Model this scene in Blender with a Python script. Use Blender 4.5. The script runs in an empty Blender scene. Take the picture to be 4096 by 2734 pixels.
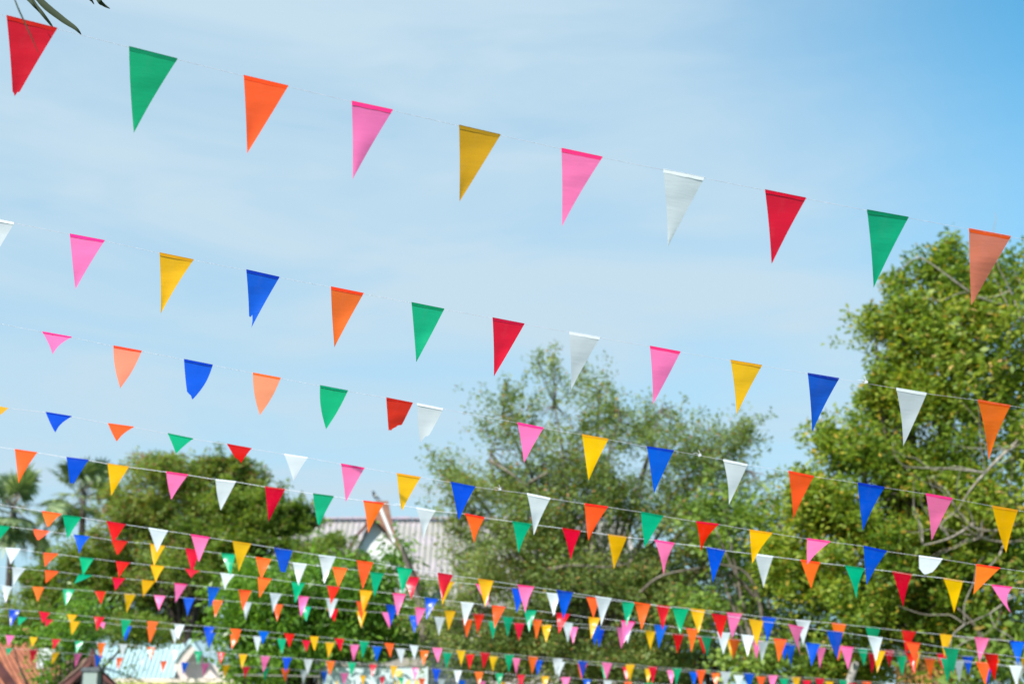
import bpy, math, random
import numpy as np
from mathutils import Vector, Matrix

random.seed(7)
C = bpy.context.scene.collection
SC = bpy.context.scene

# ------------------------------------------------------------------ camera
FPX = 4096 * 50.0 / 36.0           # focal length in pixels of the 4096 wide photograph
PITCH = math.radians(16.9)
CAM = Vector((0, 0, 1.6))
FWD = Vector((0, math.cos(PITCH), math.sin(PITCH)))
UP = Vector((0, -math.sin(PITCH), math.cos(PITCH)))
cam_d = bpy.data.cameras.new('camera')
cam_d.lens = 50; cam_d.sensor_width = 36; cam_d.clip_end = 3000; cam_d.clip_start = 0.05
cam_d.dof.use_dof = True; cam_d.dof.focus_distance = 6.9; cam_d.dof.aperture_fstop = 2.5
cam_d.dof.aperture_blades = 0
cam = bpy.data.objects.new('camera', cam_d); C.objects.link(cam)
cam.location = CAM; cam.rotation_euler = (math.radians(90) + PITCH, 0, 0)
SC.camera = cam

def P(px, py, d):
    """point seen at pixel (px,py) at depth d metres along the viewing axis"""
    xc = (px - 2048) / FPX; yc = (1367 - py) / FPX
    return CAM + d * (Vector((xc, 0, 0)) + yc * UP + FWD)

def PY(px, py, Y):
    """point seen at pixel (px,py) standing at ground distance Y"""
    xc = (px - 2048) / FPX; yc = (1367 - py) / FPX
    v = Vector((xc, 0, 0)) + yc * UP + FWD
    return CAM + v * (Y / v.y)

# ------------------------------------------------------------------ helpers
def tag(o, label=None, cat=None, group=None, kind=None):
    if label: o['label'] = label
    if cat: o['category'] = cat
    if group: o['group'] = group
    if kind: o['kind'] = kind
    return o

def mesh_obj(name, verts, faces, mat, parent=None, smooth=False):
    me = bpy.data.meshes.new(name)
    me.from_pydata([tuple(v) for v in verts], [], faces)
    if smooth: me.polygons.foreach_set('use_smooth', [True] * len(me.polygons))
    if mat: me.materials.append(mat)
    me.update()
    o = bpy.data.objects.new(name, me); C.objects.link(o)
    if parent: o.parent = parent
    return o

def empty(name, loc=(0, 0, 0)):
    o = bpy.data.objects.new(name, None); C.objects.link(o)
    o.location = loc; o.empty_display_size = 0.3
    return o

class MB:
    """collects shapes in world space; build() makes one mesh (made local to parent)"""
    def __init__(s): s.v = []; s.f = []
    def add(s, vs, fs):
        b = len(s.v); s.v += [Vector(v) for v in vs]; s.f += [tuple(i + b for i in f) for f in fs]
    def box(s, lo, hi):
        x0, y0, z0 = lo; x1, y1, z1 = hi
        s.add([(x0,y0,z0),(x1,y0,z0),(x1,y1,z0),(x0,y1,z0),(x0,y0,z1),(x1,y0,z1),(x1,y1,z1),(x0,y1,z1)],
              [(0,3,2,1),(4,5,6,7),(0,1,5,4),(1,2,6,5),(2,3,7,6),(3,0,4,7)])
    def slab(s, pts, d):
        """polygon pts extruded by vector d"""
        n = len(pts); d = Vector(d)
        s.add([Vector(p) for p in pts] + [Vector(p) + d for p in pts],
              [tuple(range(n)), tuple(range(2*n-1, n-1, -1))] + [(i, i+n, (i+1) % n + n, (i+1) % n) for i in range(n)])
    def tube(s, pts, rad, n=6, cap=True):
        pts = [Vector(p) for p in pts]
        if not hasattr(rad, '__len__'): rad = [rad] * len(pts)
        b = len(s.v); ref = Vector((0.31, 0.17, 0.93))
        for i, p in enumerate(pts):
            t = (pts[min(i+1, len(pts)-1)] - pts[max(i-1, 0)]).normalized()
            r = ref if abs(t.dot(ref)) < 0.95 else Vector((1, 0, 0))
            a = t.cross(r).normalized(); c = t.cross(a)
            for k in range(n):
                th = 2 * math.pi * k / n
                s.v.append(p + (a * math.cos(th) + c * math.sin(th)) * rad[i])
        for i in range(len(pts) - 1):
            for k in range(n):
                k2 = (k + 1) % n
                s.f.append((b+i*n+k, b+i*n+k2, b+(i+1)*n+k2, b+(i+1)*n+k))
        if cap:
            s.f.append(tuple(b + k for k in range(n-1, -1, -1)))
            s.f.append(tuple(b + (len(pts)-1)*n + k for k in range(n)))
    def build(s, name, mat, parent=None, smooth=False):
        off = parent.location if parent else Vector((0, 0, 0))
        if parent and parent.parent: off = off + parent.parent.location
        return mesh_obj(name, [v - off for v in s.v], s.f, mat, parent, smooth)

def smooth_path(pts, sub=4):
    """Catmull-Rom through pts"""
    pts = [Vector(p) for p in pts]; out = []
    for i in range(len(pts) - 1):
        p0 = pts[max(i-1, 0)]; p1 = pts[i]; p2 = pts[i+1]; p3 = pts[min(i+2, len(pts)-1)]
        for k in range(sub):
            t = k / sub
            out.append(0.5 * ((2*p1) + (p2-p0)*t + (2*p0-5*p1+4*p2-p3)*t*t + (3*p1-p0-3*p2+p3)*t**3))
    out.append(pts[-1]); return out

# ------------------------------------------------------------------ materials
def s2l(c): return tuple(((x/255)/12.92 if x/255 <= 0.04045 else ((x/255+0.055)/1.055)**2.4) for x in c)

def new_mat(name):
    m = bpy.data.materials.new(name); m.use_nodes = True
    nt = m.node_tree; nt.nodes.clear()
    out = nt.nodes.new('ShaderNodeOutputMaterial')
    return m, nt, out

def plastic(name, rgb, rough=0.28, spec=0.3, transl=0.32, transp=0.0, bump=0.15):
    m, nt, out = new_mat(name); N = nt.nodes.new; L = nt.links.new
    p = N('ShaderNodeBsdfPrincipled'); p.inputs['Roughness'].default_value = rough
    p.inputs['Specular IOR Level'].default_value = spec
    t = N('ShaderNodeBsdfTranslucent')
    oi = N('ShaderNodeObjectInfo')
    hsv = N('ShaderNodeHueSaturation'); hsv.inputs['Color'].default_value = (*rgb, 1)
    mr = N('ShaderNodeMapRange'); mr.inputs['To Min'].default_value = 0.88; mr.inputs['To Max'].default_value = 1.08
    L(oi.outputs['Random'], mr.inputs['Value']); L(mr.outputs['Result'], hsv.inputs['Value'])
    mh = N('ShaderNodeMapRange'); mh.inputs['To Min'].default_value = 0.492; mh.inputs['To Max'].default_value = 0.508
    mm = N('ShaderNodeMath'); mm.operation = 'FRACT'; m7 = N('ShaderNodeMath'); m7.operation = 'MULTIPLY'; m7.inputs[1].default_value = 7.3
    L(oi.outputs['Random'], m7.inputs[0]); L(m7.outputs[0], mm.inputs[0]); L(mm.outputs[0], mh.inputs['Value']); L(mh.outputs['Result'], hsv.inputs['Hue'])
    # faint scuffs and dust
    tc = N('ShaderNodeTexCoord')
    ns = N('ShaderNodeTexNoise'); ns.inputs['Scale'].default_value = 22; ns.inputs['Detail'].default_value = 5
    L(tc.outputs['Object'], ns.inputs['Vector'])
    cr = N('ShaderNodeMapRange'); cr.inputs['From Min'].default_value = 0.55; cr.inputs['From Max'].default_value = 0.8; cr.inputs['To Max'].default_value = 0.03
    L(ns.outputs['Fac'], cr.inputs['Value'])
    mx = N('ShaderNodeMix'); mx.data_type = 'RGBA'; L(cr.outputs['Result'], mx.inputs['Factor'])
    L(hsv.outputs['Color'], mx.inputs[6]); mx.inputs[7].default_value = (0.55, 0.55, 0.52, 1)
    L(mx.outputs[2], p.inputs['Base Color']); L(hsv.outputs['Color'], t.inputs['Color'])
    # horizontal creases from folding
    mp = N('ShaderNodeMapping'); mp.inputs['Scale'].default_value = (5, 5, 34); mp.inputs['Rotation'].default_value = (0, 0.15, 0)
    L(tc.outputs['Object'], mp.inputs['Vector'])
    n2 = N('ShaderNodeTexNoise'); n2.inputs['Scale'].default_value = 1.0; n2.inputs['Detail'].default_value = 3; n2.inputs['Distortion'].default_value = 0.8
    L(mp.outputs['Vector'], n2.inputs['Vector'])
    n3 = N('ShaderNodeTexNoise'); n3.inputs['Scale'].default_value = 9; n3.inputs['Detail'].default_value = 2
    L(tc.outputs['Object'], n3.inputs['Vector'])
    ad = N('ShaderNodeMath'); ad.operation = 'ADD'; L(n2.outputs['Fac'], ad.inputs[0]); L(n3.outputs['Fac'], ad.inputs[1])
    b = N('ShaderNodeBump'); b.inputs['Strength'].default_value = bump; b.inputs['Distance'].default_value = 0.02
    L(ad.outputs[0], b.inputs['Height']); L(b.outputs['Normal'], p.inputs['Normal'])
    mix = N('ShaderNodeMixShader'); mix.inputs[0].default_value = transl
    L(p.outputs[0], mix.inputs[1]); L(t.outputs[0], mix.inputs[2])
    if transp > 0:
        tr = N('ShaderNodeBsdfTransparent'); m2 = N('ShaderNodeMixShader'); m2.inputs[0].default_value = transp
        L(mix.outputs[0], m2.inputs[1]); L(tr.outputs[0], m2.inputs[2]); L(m2.outputs[0], out.inputs[0])
    else:
        L(mix.outputs[0], out.inputs[0])
    return m

def rough_mat(name, rgb, rgb2=None, scale=4, rough=0.8, bump=0.3, spec=0.3, stretch=(1, 1, 1), lo=0.35, hi=0.65):
    m, nt, out = new_mat(name); N = nt.nodes.new; L = nt.links.new
    p = N('ShaderNodeBsdfPrincipled'); p.inputs['Roughness'].default_value = rough
    p.inputs['Specular IOR Level'].default_value = spec
    tc = N('ShaderNodeTexCoord'); mp = N('ShaderNodeMapping'); mp.inputs['Scale'].default_value = stretch
    L(tc.outputs['Object'], mp.inputs['Vector'])
    ns = N('ShaderNodeTexNoise'); ns.inputs['Scale'].default_value = scale; ns.inputs['Detail'].default_value = 6
    L(mp.outputs['Vector'], ns.inputs['Vector'])
    cr = N('ShaderNodeValToRGB'); cr.color_ramp.elements[0].position = lo; cr.color_ramp.elements[1].position = hi
    cr.color_ramp.elements[0].color = (*rgb, 1); cr.color_ramp.elements[1].color = (*(rgb2 or tuple(x*0.7 for x in rgb)), 1)
    L(ns.outputs['Fac'], cr.inputs['Fac']); L(cr.outputs['Color'], p.inputs['Base Color'])
    b = N('ShaderNodeBump'); b.inputs['Strength'].default_value = bump; b.inputs['Distance'].default_value = 0.05
    L(ns.outputs['Fac'], b.inputs['Height']); L(b.outputs['Normal'], p.inputs['Normal'])
    L(p.outputs[0], out.inputs[0])
    return m

def leaf_mat(name, cols, transl=0.4, rough=0.5, nscale=0.45, odd=None, oddfrac=0.04):
    """leaves: colour by leaf (random per island) plus slow drift through the crown"""
    m, nt, out = new_mat(name); N = nt.nodes.new; L = nt.links.new
    g = N('ShaderNodeNewGeometry'); tc = N('ShaderNodeTexCoord')
    ns = N('ShaderNodeTexNoise'); ns.inputs['Scale'].default_value = nscale; ns.inputs['Detail'].default_value = 3
    L(tc.outputs['Object'], ns.inputs['Vector'])
    a = N('ShaderNodeMath'); a.operation = 'MULTIPLY_ADD'; a.inputs[1].default_value = 0.55; L(g.outputs['Random Per Island'], a.inputs[0])
    s = N('ShaderNodeMapRange'); s.inputs['From Min'].default_value = 0.3; s.inputs['From Max'].default_value = 0.7; s.inputs['To Max'].default_value = 0.45
    L(ns.outputs['Fac'], s.inputs['Value']); L(s.outputs['Result'], a.inputs[2])
    cr = N('ShaderNodeValToRGB'); el = cr.color_ramp.elements
    while len(el) < len(cols): el.new(0.5)
    for i, c in enumerate(cols):
        el[i].position = i / (len(cols) - 1); el[i].color = (*c, 1)
    L(a.outputs[0], cr.inputs['Fac'])
    col = cr.outputs['Color']
    if odd:
        f = N('ShaderNodeMath'); f.operation = 'MULTIPLY'; f.inputs[1].default_value = 37.7; L(g.outputs['Random Per Island'], f.inputs[0])
        fr = N('ShaderNodeMath'); fr.operation = 'FRACT'; L(f.outputs[0], fr.inputs[0])
        lt = N('ShaderNodeMath'); lt.operation = 'LESS_THAN'; lt.inputs[1].default_value = oddfrac; L(fr.outputs[0], lt.inputs[0])
        mx = N('ShaderNodeMix'); mx.data_type = 'RGBA'; L(lt.outputs[0], mx.inputs['Factor']); L(col, mx.inputs[6]); mx.inputs[7].default_value = (*odd, 1)
        col = mx.outputs[2]
    p = N('ShaderNodeBsdfPrincipled'); p.inputs['Roughness'].default_value = rough; p.inputs['Specular IOR Level'].default_value = 0.35
    t = N('ShaderNodeBsdfTranslucent'); L(col, p.inputs['Base Color'])
    tm = N('ShaderNodeMix'); tm.data_type = 'RGBA'; tm.blend_type = 'MULTIPLY'; tm.inputs['Factor'].default_value = 1
    L(col, tm.inputs[6]); tm.inputs[7].default_value = (1.5, 1.5, 0.6, 1); L(tm.outputs[2], t.inputs['Color'])
    mix = N('ShaderNodeMixShader'); mix.inputs[0].default_value = transl
    L(p.outputs[0], mix.inputs[1]); L(t.outputs[0], mix.inputs[2]); L(mix.outputs[0], out.inputs[0])
    return m

# ------------------------------------------------------------------ pennants
# each entry: colour, left x,y, right x,y, (virtual) tip x,y [; extra codes]
# codes: t=vL,v1,..,vR cut profile of a torn tip   bl=,br= bow of the left/right edge (in widths)
O = 4096 / 2349.0
ROWS_O = [
 "r 15 37 131 66 30 238 t=.865,.885,.905,.865,.845;g 296 108 407 136 307 305;o 559 174 661 198 567 352;p 807 233 901 253 809 411;m 1053 288 1148 310 1054 463 t=.98,1,.97;p 1288 341 1382 361 1289 519;w 1522 389 1616 408 1532 565;r 1755 436 1849 455 1770 606 t=.97,1,.97;g 1989 482 2084 499 2004 660;s 2223 525 2319 543 2228 700",
 "w -47 495 33 511 -33 622;p 160 537 240 552 173 664 t=.92,1,.96;y 366 580 444 596 369 719;b 565 619 641 636 572 760 t=.75,.77,.72,.83,.90,.94;o 759 658 834 673 767 796;g 944 694 1019 709 955 830;r 1130 729 1203 743 1133 863;w 1306 761 1377 774 1310 893;p 1491 794 1561 807 1498 926;y 1676 826 1748 838 1690 950;b 1853 856 1925 868 1863 991;w 2056 890 2126 902 2072 1023 bl=-.05;o 2243 917 2318 930 2268 1054 bl=-.04 br=-.05",
 "p 97 761 164 773 121 812 bl=-.03 br=-.09;s 260 793 325 805 276 890 bl=.07 br=.06;b 422 824 488 837 433 925 t=.74,.80,.86,.90 bl=.02 br=.12;s 580 855 644 867 596 952 bl=.07 br=.06;g 734 884 798 896 748 984 bl=.08 br=.04;r 886 912 947 924 895 1028 t=.65,.62,.53,.48;w 957 925 1017 937 966 1028 t=.86,.84,.72,.66 bl=.03 br=.02;p 1187 969 1247 981 1202 1062;y 1335 996 1396 1007 1350 1102;b 1484 1024 1546 1033 1500 1131",
]
ROWS_F = [  # full-size pixels; the first line continues the third string
 "w 2893 1837 2991 1857 2916 2017 bl=-.06;o 3154 1883 3256 1904 3173 2075 br=-.03;b 3431 1930 3538 1948 3452 2121 br=-.05;p 3703 1973 3811 1992 3726 2163 bl=-.03;y 3969 2022 4072 2040 4024 2212 t=.92,.98,1,.97 bl=.04",
 "y -62 1612 35 1631 -20 1690 t=.45,.55,.45 br=-.05;b 183 1648 286 1665 221 1730 t=.94,.97,.95 bl=.02 br=-.10;o 432 1693 535 1707 467 1766 t=.93,1,.90 br=-.08;g 671 1733 772 1754 704 1813 br=-.02;r 908 1775 1006 1793 960 1858 t=.65,.72,.85,.92 br=-.02;w 1137 1815 1231 1829 1175 1923 br=-.03;p 1364 1854 1458 1871 1383 2007;y 1587 1892 1683 1908 1606 2046 t=.9,.95,1;b 1803 1927 1901 1946 1834 2082 t=.88,.95,.97,.95;w 2108 1972 2202 1992 2135 2139 bl=-.04;o 2338 2013 2432 2026 2353 2163 br=-.05;g 2564 2046 2654 2063 2579 2188 bl=.02;r 2785 2084 2875 2095 2804 2205 bl=-.03 br=-.12;y 2998 2117 3090 2131 3009 2252 br=-.06;p 3229 2153 3322 2165 3229 2256 br=-.08;b 3454 2182 3548 2203 3467 2337 br=-.05;w 3676 2221 3771 2234 3684 2330 t=.48,.58,.65,.66,.62,.54 bl=.03 br=.06;o 3905 2256 4001 2270 3893 2377",
 "o 59 1796 149 1809 74 1933 br=-.05;b 266 1828 354 1839 281 1960 t=.78,.78,.75,.80;y 430 1853 516 1866 445 1982;p 665 1886 752 1898 685 1997 bl=.03;w 862 1916 944 1925 883 2040 bl=.04;r 1060 1945 1141 1956 1074 2086;g 1252 1973 1336 1984 1273 2112 t=.84,.92,.88;o 1453 2001 1536 2012 1472 2132;w 1664 2028 1742 2042 1694 2163 bl=-.06 br=-.10;o 1859 2053 1938 2069 1896 2173 bl=-.06 br=-.05;g 2050 2084 2126 2095 2074 2212 br=-.06;r 2249 2111 2323 2122 2282 2238 bl=-.04 br=-.03;y 2431 2136 2508 2147 2455 2275;p 2619 2158 2698 2171 2655 2297 bl=-.05 br=-.08;b 2826 2186 2901 2200 2852 2329;w 3018 2214 3093 2224 3054 2349;o 3202 2238 3281 2249 3245 2353;g 3379 2260 3458 2272 3426 2393 bl=-.05 br=-.08;r 3569 2283 3648 2296 3613 2425 br=-.05;y 3773 2310 3853 2323 3816 2451 bl=-.05;p 3965 2337 4048 2347 4044 2451 bl=.05 br=-.22",
 "o 167 2043 245 2055 192 2112 t=.90,.95,.80,.88 br=-.06;g 250 2057 326 2068 270 2155 br=-.03;r 426 2083 502 2096 452 2172 t=.84,.90,.78,.83;w 594 2110 672 2122 628 2208 t=.95,1,.96;p 763 2136 838 2148 795 2251 t=.92,.95,.92;y 930 2163 1005 2174 955 2284;b 1096 2189 1170 2201 1132 2320 t=.72,.73,.72;w 1274 2218 1343 2226 1297 2335;o 1427 2240 1493 2249 1450 2354;g 1586 2265 1651 2275 1608 2374;r 1750 2289 1812 2299 1769 2400;y 1911 2313 1974 2322 1940 2426;p 2070 2337 2137 2346 2102 2452 br=-.10;b 2226 2358 2292 2369 2254 2475;w 2381 2383 2447 2392 2404 2501 bl=-.04;o 2536 2407 2602 2416 2566 2520 bl=-.04;g 2689 2429 2754 2435 2721 2535;r 2846 2452 2910 2461 2883 2554;y 2995 2474 3054 2483 3026 2585;p 3153 2495 3214 2507 3200 2611 br=-.18;b 3307 2519 3372 2527 3349 2634 bl=.06;w 3470 2541 3531 2549 3504 2644;o 3620 2563 3682 2571 3666 2663 br=-.08;g 3771 2585 3836 2592 3813 2698;r 3933 2608 3993 2615 3979 2721;y 4083 2627 4146 2637 4115 2740",
 "g -34 2095 41 2105 -6 2162;o 135 2116 197 2124 152 2160 bl=.08 br=.05;b 295 2137 359 2145 318 2213 br=-.10;r 445 2157 510 2165 470 2222 t=.90,.93,.80;y 600 2173 661 2183 616 2264;r 741 2192 801 2200 769 2292;g 883 2211 941 2216 921 2300;o 1023 2227 1084 2236 1045 2316;w 1170 2249 1228 2255 1194 2341;o 1330 2267 1389 2273 1353 2348;g 1481 2286 1536 2292 1498 2386;r 1618 2303 1677 2309 1645 2397;y 1758 2318 1818 2326 1769 2420;p 1903 2334 1964 2342 1953 2421 bl=.04 br=-.05;b 2047 2351 2105 2358 2066 2450;w 2186 2369 2240 2375 2214 2465;o 2346 2387 2402 2392 2374 2470;g 2488 2404 2540 2408 2506 2504;r 2626 2418 2680 2423 2650 2519;y 2761 2432 2820 2438 2794 2532;p 2907 2448 2968 2454 2928 2552;b 3047 2464 3104 2469 3069 2566;w 3182 2477 3243 2482 3212 2581;o 3326 2489 3385 2496 3352 2594;g 3462 2504 3522 2510 3490 2612;r 3607 2519 3664 2525 3624 2617;y 3759 2534 3809 2539 3778 2629;p 3898 2547 3957 2552 3917 2646;b 4038 2561 4098 2566 4072 2657",
 "w 21 2190 82 2194 42 2256;o 174 2210 233 2214 180 2266 br=-.05;g 317 2226 376 2232 331 2303;r 463 2243 519 2249 476 2311 br=-.06;y 601 2258 658 2264 623 2328 br=-.06;r 740 2273 799 2282 766 2311 br=-.10;w 881 2290 939 2297 899 2359 br=-.10;o 1031 2308 1086 2314 1038 2390;g 1166 2325 1220 2330 1181 2410;r 1308 2341 1359 2347 1324 2416;y 1438 2357 1490 2363 1452 2451;p 1571 2371 1623 2376 1589 2463;b 1699 2388 1751 2395 1705 2478;w 1843 2406 1896 2411 1858 2501;o 1968 2420 2022 2426 1978 2512;g 2094 2437 2146 2440 2116 2526;r 2225 2450 2280 2455 2235 2532;y 2354 2467 2402 2470 2364 2556;p 2485 2480 2541 2486 2495 2572;b 2617 2497 2669 2501 2635 2592;o 2745 2511 2793 2515 2765 2607;w 2868 2526 2921 2531 2893 2615;w 2965 2536 3018 2542 2990 2624;o 3094 2552 3148 2557 3114 2647;b 3223 2568 3280 2575 3246 2662;p 3361 2582 3414 2587 3393 2677;y 3490 2597 3542 2603 3509 2689;r 3624 2612 3674 2617 3658 2697;g 3762 2630 3820 2634 3790 2728;o 3902 2645 3965 2650 3942 2740;w 4036 2660 4088 2663 4068 2750",
 "w 49 2268 103 2273 53 2344 br=-.08;o 180 2280 235 2285 182 2332 t=.95,1,.85 br=.03;g 314 2295 370 2299 297 2332 br=.05;r 449 2308 501 2312 461 2361;y 567 2318 621 2323 572 2387;p 698 2331 749 2336 702 2408;b 830 2345 880 2349 837 2430;o 955 2357 1006 2362 971 2440;w 1079 2370 1127 2375 1091 2451 br=-.06;p 1191 2382 1236 2386 1203 2467;w 1303 2392 1352 2395 1321 2471;o 1425 2403 1472 2408 1443 2483;b 1544 2416 1591 2421 1563 2501;p 1660 2428 1703 2433 1669 2501;y 1778 2440 1823 2443 1794 2521;r 1893 2452 1938 2455 1910 2535;g 2010 2463 2055 2467 2030 2547;o 2129 2475 2169 2478 2145 2557;w 2249 2486 2293 2491 2271 2568;b 2356 2496 2402 2501 2378 2579;p 2467 2508 2512 2512 2485 2593;y 2580 2520 2623 2524 2602 2599;r 2690 2532 2735 2536 2710 2614;g 2803 2542 2846 2545 2829 2624;o 2916 2552 2960 2557 2934 2637;w 3031 2564 3074 2566 3047 2645;b 3143 2575 3182 2578 3163 2661;p 3267 2587 3304 2590 3279 2673;r 3473 2608 3512 2611 3487 2692;g 3584 2619 3627 2621 3609 2702;o 3696 2630 3741 2633 3722 2718;w 3815 2642 3856 2644 3837 2728;b 3925 2652 3970 2656 3952 2738;y 4040 2664 4088 2668 4066 2748",
 "w 7 2338 49 2345 22 2410;o 129 2344 178 2347 151 2406;g 251 2353 299 2356 262 2421;r 378 2362 423 2365 404 2415;y 497 2371 544 2375 506 2449;p 615 2378 662 2382 635 2440;b 732 2387 779 2391 750 2463;o 850 2397 892 2400 860 2467;w 968 2404 1007 2408 983 2478;o 1091 2414 1132 2416 1108 2484;g 1204 2423 1244 2425 1225 2484;r 1308 2432 1352 2434 1338 2485;y 1426 2441 1467 2444 1445 2509;p 1527 2446 1570 2449 1558 2512;b 1636 2459 1680 2462 1657 2530;w 1737 2465 1780 2468 1755 2541;o 1849 2472 1892 2475 1866 2550;g 1954 2482 1992 2483 1971 2555;r 2057 2489 2098 2491 2075 2561;y 2165 2496 2206 2498 2185 2568;p 2272 2503 2312 2507 2292 2573;b 2380 2511 2418 2514 2397 2587;w 2488 2516 2526 2519 2511 2571;r 2790 2542 2832 2545 2817 2616;y 2906 2552 2948 2555 2924 2623;p 3008 2557 3050 2560 3025 2634;b 3118 2566 3160 2569 3137 2639;w 3221 2576 3262 2580 3244 2650;o 3325 2581 3368 2584 3354 2643;g 3431 2590 3472 2592 3456 2662;r 3536 2596 3577 2598 3560 2671;y 3640 2603 3683 2605 3665 2675;r 3746 2610 3790 2614 3770 2677;b 3848 2621 3893 2623 3874 2697;o 3955 2630 3998 2634 3978 2708;w 4055 2643 4097 2646 4085 2720",
 "b 36 2434 81 2439 42 2504;r 156 2443 201 2449 170 2492;y 267 2454 310 2458 285 2492;r 375 2464 418 2467 388 2522;g 483 2474 527 2477 491 2549;o 589 2482 634 2485 599 2545;w 696 2492 740 2496 713 2558;b 813 2501 857 2505 833 2575;o 921 2512 965 2515 946 2571;b 1034 2521 1077 2525 1051 2575 t=.95,1,.95;r 1135 2530 1179 2534 1158 2588;y 1239 2542 1275 2544 1258 2604 t=.90,.92,.90;r 1338 2551 1377 2552 1363 2604;g 1438 2560 1477 2564 1449 2630;o 1537 2569 1577 2572 1562 2628;w 1637 2577 1674 2580 1658 2638;p 1728 2587 1770 2590 1752 2650;y 1824 2597 1863 2599 1844 2662;r 1921 2606 1960 2609 1934 2675;g 2017 2614 2057 2615 2035 2687;o 2112 2621 2153 2625 2128 2694;w 2210 2630 2252 2632 2224 2702;b 2311 2639 2350 2643 2330 2714;p 2407 2645 2449 2650 2426 2718;y 2501 2654 2540 2655 2519 2722;r 2592 2662 2629 2665 2611 2732;g 2687 2669 2727 2671 2705 2738;o 2783 2676 2824 2677 2803 2745;w 2880 2682 2923 2686 2902 2752;b 2975 2689 3017 2692 2998 2757;p 3071 2697 3111 2699 3090 2764;y 3167 2704 3203 2706 3185 2770;r 3260 2708 3298 2711 3279 2775;g 3355 2716 3391 2718 3373 2782;o 3446 2722 3485 2724 3467 2788;w 3543 2728 3581 2730 3562 2790",
 "g 72 2465 111 2468 73 2502;r 179 2473 215 2478 182 2505;y 280 2482 320 2484 287 2538;p 385 2485 422 2487 414 2514;b 490 2498 527 2502 500 2564;o 587 2505 627 2510 599 2571;w 682 2514 718 2517 699 2576;b 822 2526 862 2530 835 2593;o 921 2534 960 2539 927 2594;w 1012 2542 1048 2544 1029 2606;g 1108 2551 1146 2553 1128 2615;r 1208 2558 1242 2560 1226 2606;y 1301 2565 1339 2568 1313 2630;p 1399 2575 1437 2577 1414 2642;b 1490 2581 1528 2585 1505 2644;w 1583 2591 1621 2593 1605 2652;o 1678 2598 1716 2601 1694 2661;g 1771 2605 1808 2609 1785 2672;r 1863 2614 1898 2615 1878 2677;y 1957 2622 1992 2623 1971 2685;p 2050 2628 2082 2631 2065 2694;b 2139 2635 2172 2638 2149 2701;w 2225 2642 2261 2645 2234 2707;o 2310 2651 2350 2653 2324 2714;g 2403 2657 2438 2660 2418 2717;r 2489 2664 2524 2666 2506 2721;y 2578 2670 2612 2672 2591 2731;p 2667 2677 2702 2679 2686 2736;b 2757 2684 2792 2686 2776 2742;o 2845 2689 2880 2691 2863 2748;w 2933 2697 2976 2699 2956 2755;o 3026 2703 3064 2704 3045 2762;g 3118 2710 3155 2712 3137 2768;r 3209 2717 3245 2719 3227 2775;y 3300 2722 3334 2724 3316 2780;r 3390 2729 3427 2731 3410 2785",
 "p 22 2538 59 2541 32 2581;y 118 2546 151 2547 130 2585;r 208 2554 243 2555 212 2597;g 300 2560 335 2563 303 2614;o 389 2567 423 2569 401 2631;w 477 2574 511 2575 487 2634;o 589 2585 620 2588 602 2638;w 683 2595 717 2598 694 2648;g 775 2600 810 2603 792 2657;r 869 2605 901 2608 881 2656;y 955 2613 990 2615 967 2672;p 1042 2620 1081 2622 1052 2687;b 1129 2626 1168 2628 1142 2687;w 1214 2633 1252 2635 1232 2700;o 1303 2639 1340 2642 1318 2702;g 1391 2647 1425 2648 1406 2705;r 1478 2655 1508 2656 1488 2707;y 1561 2660 1591 2661 1572 2714;p 1648 2667 1676 2669 1657 2721;b 1729 2672 1763 2674 1744 2731;w 1813 2677 1848 2679 1829 2735;o 1898 2684 1934 2685 1915 2741;g 1980 2689 2014 2691 1997 2747;r 2068 2696 2100 2697 2085 2750;y 2164 2701 2197 2703 2180 2758;p 2243 2706 2282 2707 2262 2762;b 2330 2713 2364 2716 2347 2770;w 2413 2718 2450 2720 2431 2775;o 2495 2723 2528 2725 2512 2780;g 2579 2730 2616 2731 2598 2780",
 "g 24 2589 52 2591 29 2621;r 118 2596 151 2597 125 2652;y 209 2606 239 2607 207 2658;p 294 2610 328 2611 301 2667;b 379 2618 413 2621 384 2668;o 465 2627 494 2628 471 2677;w 557 2630 583 2631 564 2670;o 642 2641 669 2642 649 2689;b 725 2646 755 2648 733 2694;p 805 2648 839 2651 813 2704;y 888 2655 920 2656 899 2710;r 970 2662 1001 2663 979 2711;g 1048 2666 1078 2668 1060 2723;o 1124 2671 1159 2673 1141 2723;w 1201 2677 1232 2679 1213 2731;b 1284 2681 1312 2683 1298 2734;p 1361 2688 1393 2690 1376 2740;y 1439 2698 1464 2700 1452 2745;r 1517 2703 1540 2704 1529 2748;g 1594 2706 1616 2707 1606 2750;o 1673 2709 1702 2711 1688 2758;w 1749 2713 1782 2714 1766 2762;b 1832 2717 1862 2719 1850 2765;p 1915 2720 1943 2722 1930 2768;y 2002 2725 2022 2727 2013 2770;r 2066 2729 2095 2731 2082 2775",
]

def parse(line, k=1.0):
    out = []
    for e in line.split(';'):
        t = e.split(); d = dict(c=t[0], q=[float(x) * k for x in t[1:7]], cut=None, bl=None, br=None)
        for x in t[7:]:
            a, b = x.split('=')
            if a == 't': d['cut'] = [float(v) for v in b.split(',')]
            else: d[a] = float(b)
        out.append(d)
    return out
rows = [parse(l, O) for l in ROWS_O]
rows[2] += parse(ROWS_F[0])
rows += [parse(l) for l in ROWS_F[1:]]

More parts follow.
